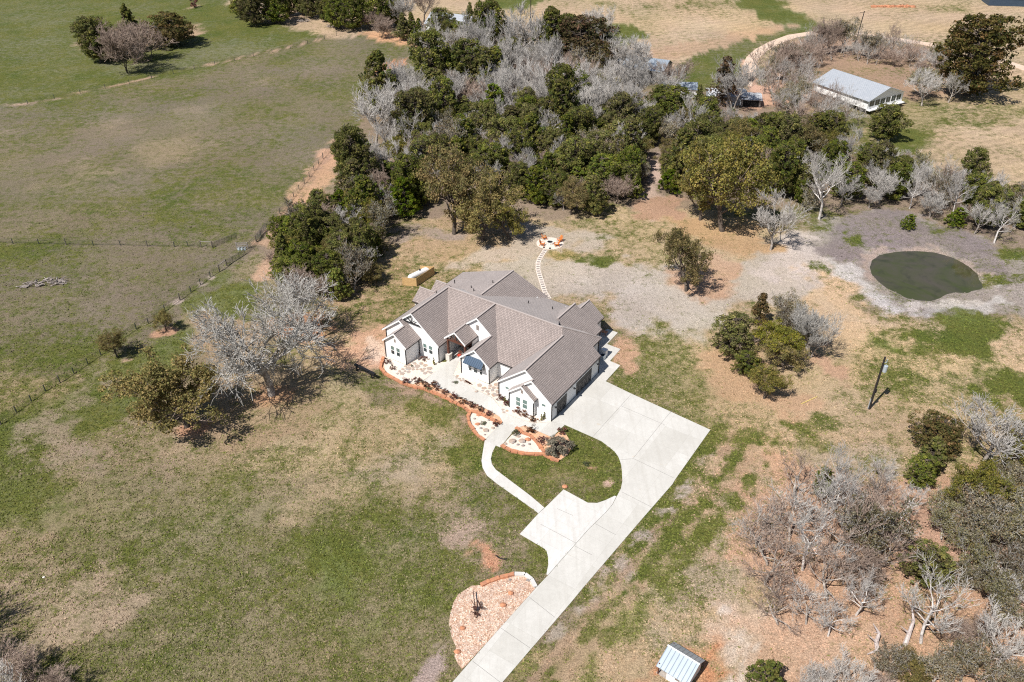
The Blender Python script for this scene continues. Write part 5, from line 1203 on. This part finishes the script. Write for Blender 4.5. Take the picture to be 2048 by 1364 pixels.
T('E', 1466, 665, 70, "round dark green tree on the left of the yard thicket", var=0, hs=.8)
T('B', 1478, 672, 56, "grey leafless tree growing through the left side of the yard thicket", var=1, base=(1480,712), hs=.9)
T('T', 1523, 615, 44, "thin rusty brown cedar at the top of the yard thicket", hs=1.1)
T('S', 1568, 612, 66, "grey mossy oak at the top right of the yard thicket", var=0)
T('O', 1555, 665, 92, "olive oak in the middle of the yard thicket", var=0, hs=.9)
T('S', 1585, 640, 60, "mossy oak between the olive oak and the many-stemmed tree", var=2)
T('O', 1575, 705, 80, "olive oak right of centre in the yard thicket", var=1, hs=.9)
T('E', 1495, 725, 48, "low dark tree at the lower left of the yard thicket", var=3, hs=.7)
T('O', 1545, 760, 66, "yellowish oak at the bottom tip of the yard thicket", var=2, base=(1528,797), hs=1.0)
T('E', 704, 312, 66, "tall rounded evergreen at the woodland corner by the dirt track", var=1, hs=1.25)
T('E', 706, 362, 62, "rounded evergreen just below the woodland corner tree", var=2, hs=1.1)
T('B', 742, 232, 108, "wide pale leafless tree at the woodland's left edge", var=3, base=(752,292), hs=.9)
T('D', 1160, 85, 105, "big dark rust-topped oak at the top of the woodland", var=0, hs=.75)
T('D', 1200, 118, 70, "dark oak crowded against the rust-topped one", var=1, hs=.8)
T('D', 1958, 105, 118, "huge dark rounded oak in the upper right field", var=1, hs=.95)
T('E', 1766, 240, 58, "dark evergreen standing alone below the raised metal-roof house", var=0, base=(1766,280), hs=.85)
T('b', 387, 6, 15, "tiny lone cedar at the top left edge of the frame", hs=1.2)
for a in [('E',188,75,56,1),('C',200,55,30,1),('R',226,76,64,1.1),('C',257,50,44,1.25),('R',266,76,64,1.2),('R',290,74,74,1.2),('D',336,56,78,.62),('R',240,80,80,1.2),('O',352,68,44,.9),('E',178,88,24,.8),('E',212,84,44,.8),('B',315,60,44,.9)]:
    T(a[0], a[1], a[2], a[3], f"{dict(E='dark juniper',C='pointed cedar',B='grey leafless tree',R='tangled leafless brush',D='dark rounded oak',O='olive oak')[a[0]]} in the isolated clump at upper left", a[4], group="trees of the isolated pasture clump")
for i, a in enumerate([('C',805,50,34,1),('C',838,62,32,1.1),('C',868,60,34,1.2),('E',897,66,36,1),('C',940,44,34,1.5),('C',945,82,32,1.1),('E',920,70,40,.9),('C',822,46,30,1),('E',880,45,40,1)]):
    T(a[0], a[1], a[2], a[3], "dark cedar in the row along the orange dirt lane", a[4], group="cedars along the orange lane")
for a in [('E',505,10,46),('B',522,10,36),('E',552,8,44),('E',574,6,30),('E',620,4,36),('E',645,0,30),('E',675,16,46),('E',703,22,44),('B',683,24,30),('R',735,34,42),('E',758,10,50),('E',720,6,40),('R',770,38,36),('E',790,22,34),('B',800,14,56),('B',845,6,60),('E',480,0,40),('R',760,50,40),('E',650,12,36),('E',600,-6,40),('E',540,16,30)]:
    T(a[0], a[1], a[2], a[3], f"{dict(E='dark juniper',B='grey leafless tree',R='reddish leafless brush')[a[0]]} in the distant hedge at the top edge", group="trees of the top edge hedge")
T('B', 1045, 62, 80, "pale leafless tree under the thin distant pole at top centre", var=4); T('B', 1192, 40, 56, "leafless tree behind the rust-topped oak", var=2)
T('B', 1268, 108, 62, "grey leafless tree over the pale tin roof barn", var=5); T('B', 1348, 145, 78, "wide grey tree behind the small white shed", var=1)
T('B', 1465, 150, 84, "tall bare tree rising over the corrugated barn roof", var=2, base=(1465,222)); T('T', 1450, 158, 60, "rusty leaved tree behind the corrugated barn")
T('C', 1398, 196, 30, "small pointed cedar at the left end of the corrugated barn", hs=1.3); T('Y', 1462, 232, 24, "lime green sapling below the corrugated barn", hs=1.3)
T('O', 1620, 270, 80, "brown-green oak at the upper end of the right tree line", var=0); T('O', 1570, 262, 60, "olive oak left of the brown-green one below the barn", var=1); T('O', 1668, 285, 54, "olive-brown oak before the evergreen below the raised house", var=3)
T('B', 1835, 165, 66, "leafless tree right of the raised metal-roof house", var=0, base=(1843,212)); T('B', 1905, 170, 50, "small leafless tree left below the huge dark oak", var=3, base=(1896,205)); T('B', 1942, 150, 50, "pale leafless tree before the huge dark oak", var=5, base=(1945,185)); T('R', 1940, 175, 34, "last little leafless tree at the field edge below the huge oak", base=(1942,192))
for x_, y_, w_ in ((1648,218,50),(1692,232,54),(1600,222,50),(1668,246,46),(1716,252,44)): T('N', x_, y_-20, w_, "grey leafless tree standing before the raised metal-roof house", 1.0, base=(x_, y_), group="leafless trees before the raised house")
for x_, y_, w_ in ((1525,1060,110),(1535,1130,120),(1560,1205,110),(1590,1000,100)): T('N', x_, y_-40, w_, "spreading brown-grey leafless tree on the left rim of the lower right thicket", .9, base=(x_, y_), group="leafless trees on the thicket's left rim")
T('S', 1860, 155, 60, "grey-green mossy tree between the raised house and huge dark oak", var=1)
T('Y', 1820, 442, 30, "round yellow-green bush hanging over the dark pond bank", hs=.9); T('Y', 1916, 432, 42, "bright green bush above the right end of the pond", hs=.8)
T('P', 1832, 372, 54, "slim white leafless tree over the yellow-green pond bush", var=0); T('P', 1918, 360, 52, "white leafless tree rising from the bright green pond bush", var=2, base=(1905,428)); T('B', 1958, 400, 58, "leafless tree above the right end of the pond", var=3, base=(1948,468)); T('P', 2003, 440, 60, "white forked leafless tree at the far right of the pond", var=1, base=(1988,486))
T('P', 1615, 1030, 112, "tall white-barked tree in the middle of the lower right thicket", var=0, base=(1605,1140), hs=1.0, rz=1)
T('P', 1716, 1130, 84, "white-barked tree with straight trunk on the right of the thicket", var=1, base=(1712,1230), hs=.95, rz=2)
T('P', 1662, 1190, 78, "short white-barked tree at the bottom of the thicket", var=2, base=(1656,1272), hs=.8)
T('P', 1808, 960, 62, "white snag-like tree standing on the leaf litter gap", var=1, base=(1803,1036), hs=.9, rz=4); T('P', 1742, 960, 60, "white forked tree at the top right of the thicket", var=2, base=(1746,1005)); T('B', 1765, 935, 48, "pale small tree on the upper rim of the thicket", var=3)
T('Y', 1650, 958, 46, "bright green cedar at the top of the lower right thicket", hs=1.2)
T('E', 1862, 1128, 78, "round dark evergreen alone between thicket and mossy oaks", var=3, hs=.8)
T('P', 1920, 1190, 130, "leaning white-barked tree reaching right over the mossy oaks", var=0, base=(1842,1286), hs=1.1, rz=0)
T('B', 1965, 870, 150, "very wide pale leafless tree at the upper right of the oak grove", var=3, base=(1962,935), hs=.8)
T('C', 1868, 905, 66, "dark cedar at the left end of the oak grove", var=1, hs=.9); T('D', 1880, 865, 84, "dark tree topping the left end of the oak grove", hs=.7); T('E', 1845, 940, 50, "low green juniper at the grove's left tip", var=0)
T('Y', 1538, 1352, 74, "bright green cedar cut by the lower frame edge", var=0, hs=.9)
for i, a in enumerate([(1900,1040,84),(1950,1010,90),(2010,1000,90),(1985,1060,94),(2040,1060,84),(1930,1090,86),(2000,1120,90),(2045,1140,80),(1960,1140,70),(2030,940,80),(2010,1180,80),(2050,880,70),(2060,980,80),(1900,985,66),(2040,1220,80)]):
    T('S', a[0], a[1], a[2], "grey-green mossy oak packed in the right edge grove", group="mossy oaks of the right edge grove")
for a in [('S',1790,1310,80),('S',1870,1340,90),('S',1940,1330,90),('B',2010,1270,110),('R',1970,1260,80),('S',2020,1340,80),('B',1705,1352,90),('B',1640,1368,70),('R',1760,1360,70),('O',1830,1345,70),('R',1920,1270,60)]:
    T(a[0], a[1], a[2], a[3], f"{dict(S='mossy oak',B='pale leafless tree',R='leafless brush',O='olive oak')[a[0]]} along the bottom right frame edge", group="trees along the bottom right edge")
T('B', -30, 1290, 170, "leafless tree at the lower left corner, mostly outside the frame", var=0, base=(-105,1330)); T('R', 30, 1345, 110, "dark tangled brush in the lower left corner"); T('R', 95, 1362, 80, "lower bit of brush right of the corner tangle"); T('B', 60, 1420, 120, "leafless tree below the lower left frame edge", var=4, base=(50,1450))
# beds and lawns
bedsh = [(774,722,.95),(785,734,.8),(812,762,1.0),(837,763,1.15),(869,769,.95),(873,776,.8),(889,785,.95),(909,793,1.05),(925,803,1.1),(945,811,1.05),(961,819,.9),(979,828,.9)]
for i, (x,y,r) in enumerate(bedsh):
    zc = depth(G(x,y)); T('b', x, y, r*1.25*FPX/zc, ["first dark red shrub at the wall's left end","second, sparse shrub by the wall's left end","dark shrub before the flagstones","large dark red shrub at the rounded mulch island"][i] if i < 4 else "dark red shrub in the row along the front walk", .95, base=(x,y+4), group=None if i < 4 else "dark red shrubs along the front walk")
for (x,y,r,lb) in [(1068,877,0,0),]: pass
for (x,y,r,lb) in [(992,848,.95,"dark red shrub at the corner of the left white bed"),(1061,861,1.2,"dark red shrub above the inner stone band"),(1087,883,1.2,"dark red shrub left of the big grey shrub"),(1122,864,1.1,"dark red shrub above the big grey shrub"),(1001,798,.95,"red shrub left of the garage bump-out"),(1012,806,.8,"small red shrub touching the bump-out corner"),(1034,824,1.0,"red shrub below the left bump-out window"),(1048,831,1.0,"red shrub below the right bump-out window"),(1066,840,.95,"red shrub at the bump-out's right corner"),(1134,888,.8,"dark shrub on the right rim of the round bed"),(852,772,1.0,"dark shrub with green base before the walk"),(850,718,.9,"low red shrub below the left gable windows"),(840,706,.7,"small orange shrub in the corner of left wing and gable")]:
    zc = depth(G(x,y)); T('b', x, y, r*1.25*FPX/zc, lb, .95, base=(x,y+3))
zc = depth(G(1117,893)); T('q', 1115, 893, 52, "big round grey-green shrub in the bed by the drive", base=(1116,905), hs=1.0)
T('g', 1032, 863, 13, "round green shrub at the top of the right white bed", base=(1032,869)); T('g', 858, 777, 13, "bright low green shrub in the mulch before the walk", base=(858,781), hs=.7); T('g', 967, 845, 11, "grey-green yucca tuft in the left white bed", base=(967,848), hs=.6); T('g', 824, 731, 5, "tiny green tuft on the white bed by the left wing", base=(824,733)); T('g', 912, 763, 8, "low agave in a square cut of the front walk", base=(912,766), hs=.6)
for (x,y,lb) in [(868,730,"pencil cypress at the right corner of the left gable"),(1010,806,"pencil cypress left of the bump-out"),(1083,842,"pencil cypress right of the bump-out"),(1088,838,"small pencil cypress just behind the right one")]:
    T('k', x, y, 4.6, lb, 1.15, base=(x,y))
T('g', 1172, 922, 12, "bare sapling stub in the lawn loop", base=(1172,930), hs=.8)
T('g', 934, 700, 10, "dark potted fern on the porch", base=(936,706), hs=.8)
# dead snags
for (x,y,pts,lb) in [(1810,1290,[(0,0,0),(.5,.8,1.2),(1.0,1.6,2.6),(.7,2.6,4.2)],"curved bleached dead snag standing on the leaf litter"),(1755,1300,[(0,0,0),(-.2,.5,.9),(.1,1.0,1.9),(-.7,1.6,3.0)],"lower bleached forked snag left of the curved one")]:
    P = G(x,y); mb = MB().path(pts,[.3,.26,.18,.05],7); mb.tube(pts[1],(pts[1][0]-1.3,pts[1][1]+.2,pts[1][2]+1.2),.15,.03,6).tube(pts[0],(-1.6,-.8,.3),.2,.06,6).tube(pts[2],(pts[2][0]-.8,pts[2][1]-.1,pts[2][2]+.4),.1,.02,5)
    tag(mb.build("dead_snag", M['deadwood'], None, tuple(P)), lb, "dead tree")

# woodland fill: every tree its own object
def fill(zone, kinds, wts, wrange, n, label, group, seed, mind=.62, excl=(), hs=(.72, 1.35)):
    rg = random.Random(seed); xs_ = [p[0] for p in zone]; ys_ = [p[1] for p in zone]; pz = np.array(zone, float); got = 0; tries = 0
    names = dict(N='grey leafless tree', E='dark green juniper', C='pointed dark cedar', B='grey leafless tree', R='brown leafless brush', O='olive oak', S='grey mossy oak', P='white-barked leafless tree', Y='yellow-green juniper', D='dark broad oak', T='rusty brown tree')
    while got < n and tries < n*60:
        tries += 1; x = rg.uniform(min(xs_), max(xs_)); y = rg.uniform(min(ys_), max(ys_))
        if sdist(np.array([x]), np.array([y]), zone)[0] > 0: continue
        if any(sdist(np.array([x]), np.array([y]), z)[0] < 0 for z in excl): continue
        wpx = rg.uniform(*wrange); p = G(x, y); W = wpx*depth(p)/FPX
        if any(hypot(p[0]-a, p[1]-b) < mind*(W/2+c) for a, b, c in PLACED): continue
        k = rg.choices(kinds, wts)[0]
        o = T(k, x, y, wpx, f"{names[k]} {label}", rg.uniform(*hs), base=(x, y), group=f"{names[k]}s {group}"); got += 1
    return got
TRAIL = [(1270,425),(1285,330),(1295,290),(1325,290),(1325,345),(1315,380),(1345,425)]
n_ = 0
n_ += fill([(800,190),(880,140),(905,100),(960,95),(1050,110),(1120,110),(1235,140),(1245,185),(1330,215),(1340,250),(1220,262),(1090,250),(960,240),(880,252),(790,262),(760,225)], ['B','P','E','C','R','S'], [68,12,12,2,5,3], (42,76), 135, "in the upper part of the woodland", "in the upper woodland", 1, .46, ([(1235,150),(1345,150),(1345,225),(1235,225)],[(870,60),(960,60),(960,118),(870,118)]))
n_ += fill([(730,300),(790,262),(880,252),(960,240),(1090,250),(1220,262),(1300,270),(1290,400),(1180,435),(1080,430),(1000,400),(860,400),(820,440),(740,450),(690,420),(690,350)], ['E','C','Y','B','P','O','R','S'], [46,2,6,26,6,4,5,5], (32,66), 160, "in the lower part of the woodland left of the trail", "in the lower woodland", 2, .44, (TRAIL,))
n_ += fill([(1330,250),(1440,262),(1540,280),(1590,300),(1560,345),(1500,375),(1380,390),(1330,385),(1325,290)], ['E','Y','B','P','O','S','R'], [34,5,22,6,12,13,8], (34,66), 76, "in the woodland right of the trail", "right of the trail", 3, .44, (TRAIL,))
n_ += fill([(558,500),(580,470),(640,430),(700,420),(760,445),(775,470),(752,520),(748,575),(700,598),(640,600),(590,590),(556,560)], ['E','C','O','S','R','Y','B'], [52,4,14,12,8,4,8], (36,72), 55, "in the dense clump left of the propane tank", "in the clump left of the tank", 4, .42)
n_ += fill([(1560,330),(1650,300),(1740,330),(1850,355),(1960,385),(2080,430),(2080,500),(2020,480),(1950,462),(1880,440),(1800,425),(1740,420),(1680,410),(1600,420),(1540,400)], ['B','P','E','R','S','Y'], [32,12,28,14,10,3], (38,60), 60, "in the tree line above the pond", "in the tree line above the pond", 5, .55)
n_ += fill([(1515,150),(1570,120),(1640,104),(1720,98),(1800,108),(1890,128),(1900,160),(1830,165),(1790,150),(1700,118),(1640,130),(1620,165),(1640,215),(1720,225),(1735,262),(1640,262),(1560,240),(1530,200)], ['N','R','S','P'], [74,12,10,4], (28,56), 90, "around the raised metal-roof house", "around the raised house", 6, .42, ([(1620,150),(1680,120),(1830,150),(1830,290),(1700,290),(1690,235),(1625,205)],[(1530,95),(1500,180),(1480,180),(1480,90)]))
n_ += fill([(1240,215),(1330,240),(1400,264),(1520,270),(1500,285),(1400,282),(1300,268),(1240,240)], ['E','B','Y','C','R'], [45,30,8,10,10], (30,48), 20, "in front of the old barns", "in front of the old barns", 7, .5)
n_ += fill([(1510,1040),(1580,1000),(1680,1000),(1740,1030),(1760,1080),(1750,1160),(1700,1200),(1670,1262),(1600,1275),(1540,1240),(1510,1150)], ['N','R','S','P'], [50,22,12,12], (90,135), 17, "in the lower right thicket", "in the lower right thicket", 8, .42)
n_ += fill([(1870,1000),(1960,960),(2060,900),(2150,1000),(2150,1300),(2040,1260),(1960,1180),(1890,1130),(1860,1060)], ['S','B','O'], [70,18,12], (72,100), 16, "in the right edge grove", "in the right edge grove", 9, .45)
print("filled trees", n_, "placed", len(PLACED))
# prototypes that were never set out leave the scene
for L in PROTO.values():
    for root, h, w_, used in L:
        if not used:
            for c in list(root.children):
                for d in list(c.children): bpy.data.objects.remove(d)
                bpy.data.objects.remove(c)
            bpy.data.objects.remove(root)

# ------------------------------------------------------------------ grass tufts and litter, one object
rs = np.random.RandomState(7)
fx = [tuple((ORG+EA*a+EB*b)[:2]) for a, b in ((-1,.1),(16,.1),(20,-2),(24,-4),(28,-5),(28,-38),(12,-39),(1,-37),(-1.5,-35),(-1.5,-29.5),(3,-25),(8,-25),(8,-20),(2.5,-20),(2.5,-14),(5,-14),(5,-11),(-1,-8))]
N = 330000
v_ = 1364*(.30+.74*rs.rand(N)**.85); u_ = -60+2170*rs.rand(N)
rr = np.stack([(u_-1024)/FPX, cos(TH)+(682-v_)/FPX*sin(TH), -sin(TH)+(682-v_)/FPX*cos(TH)], -1); tt = -CH/rr[:, 2]
px_, py_ = rr[:, 0]*tt, rr[:, 1]*tt
ok = np.ones(N, bool)
edge_ = .02+.1*rs.rand(N)
for pg in PAVED+[fx]: ok &= sdist(px_, py_, pg) > edge_-.08*(fbm(px_, py_, 1.5, 5, 3) > .55)
ix = np.clip(np.searchsorted(xs, px_), 0, len(xs)-1); iy = np.clip(np.searchsorted(ys, py_), 0, len(ys)-1)
gg = g[iy, ix]; cc_ = colr[iy, ix]
ok &= rs.rand(N) < np.clip(.25+gg*.9, 0, 1)
ok &= fbm(px_, py_, 3.0, 91, 4)+gg*.25 > .40
px_, py_, gg, cc_ = px_[ok], py_[ok], gg[ok], cc_[ok]; n = len(px_)
pz_ = gz_arr(px_, py_)
isg = rs.rand(n) < np.clip(gg*1.1, .05, .97)
cc_ = np.where(isg[:, None], np.array([[.100,.120,.026]])*(.8+.9*rs.rand(n))[:, None]+cc_*.12, cc_*(.75+.6*rs.rand(n))[:, None])
Vt = []; K_ = 2
sz = .07+.14*rs.rand(n)**2
for k in range(K_):
    a_ = rs.rand(n)*2*pi; ca_, sa_ = np.cos(a_)*sz, np.sin(a_)*sz; hh = sz*(.35+.35*rs.rand(n)); ox = (rs.rand(n)-.5)*.3; oy = (rs.rand(n)-.5)*.3
    x0, y0 = px_+ox, py_+oy
    Vt.append(np.stack([np.stack([x0-ca_*.5, y0-sa_*.5, pz_-.01], -1), np.stack([x0+ca_*.5, y0+sa_*.5, pz_-.01], -1), np.stack([x0+ca_*.62-sa_*.5, y0+sa_*.62+ca_*.5, pz_+hh], -1), np.stack([x0-ca_*.62-sa_*.5, y0-sa_*.62+ca_*.5, pz_+hh*.9], -1)], 1))
Vt = np.concatenate(Vt).reshape(-1, 3); Ft = np.arange(len(Vt)).reshape(-1, 4)
tf = mesh_obj("grass_tufts", Vt, Ft, foliage_mat("tuft_blades", .15, 0), None, np.clip(np.tile(cc_, (K_, 1)), 0, 1)); tf.parent = None
tag(tf, "short tufts of green and dry grass scattered over the lawns and pasture", "grass", kind='stuff')
print("tufts", n)
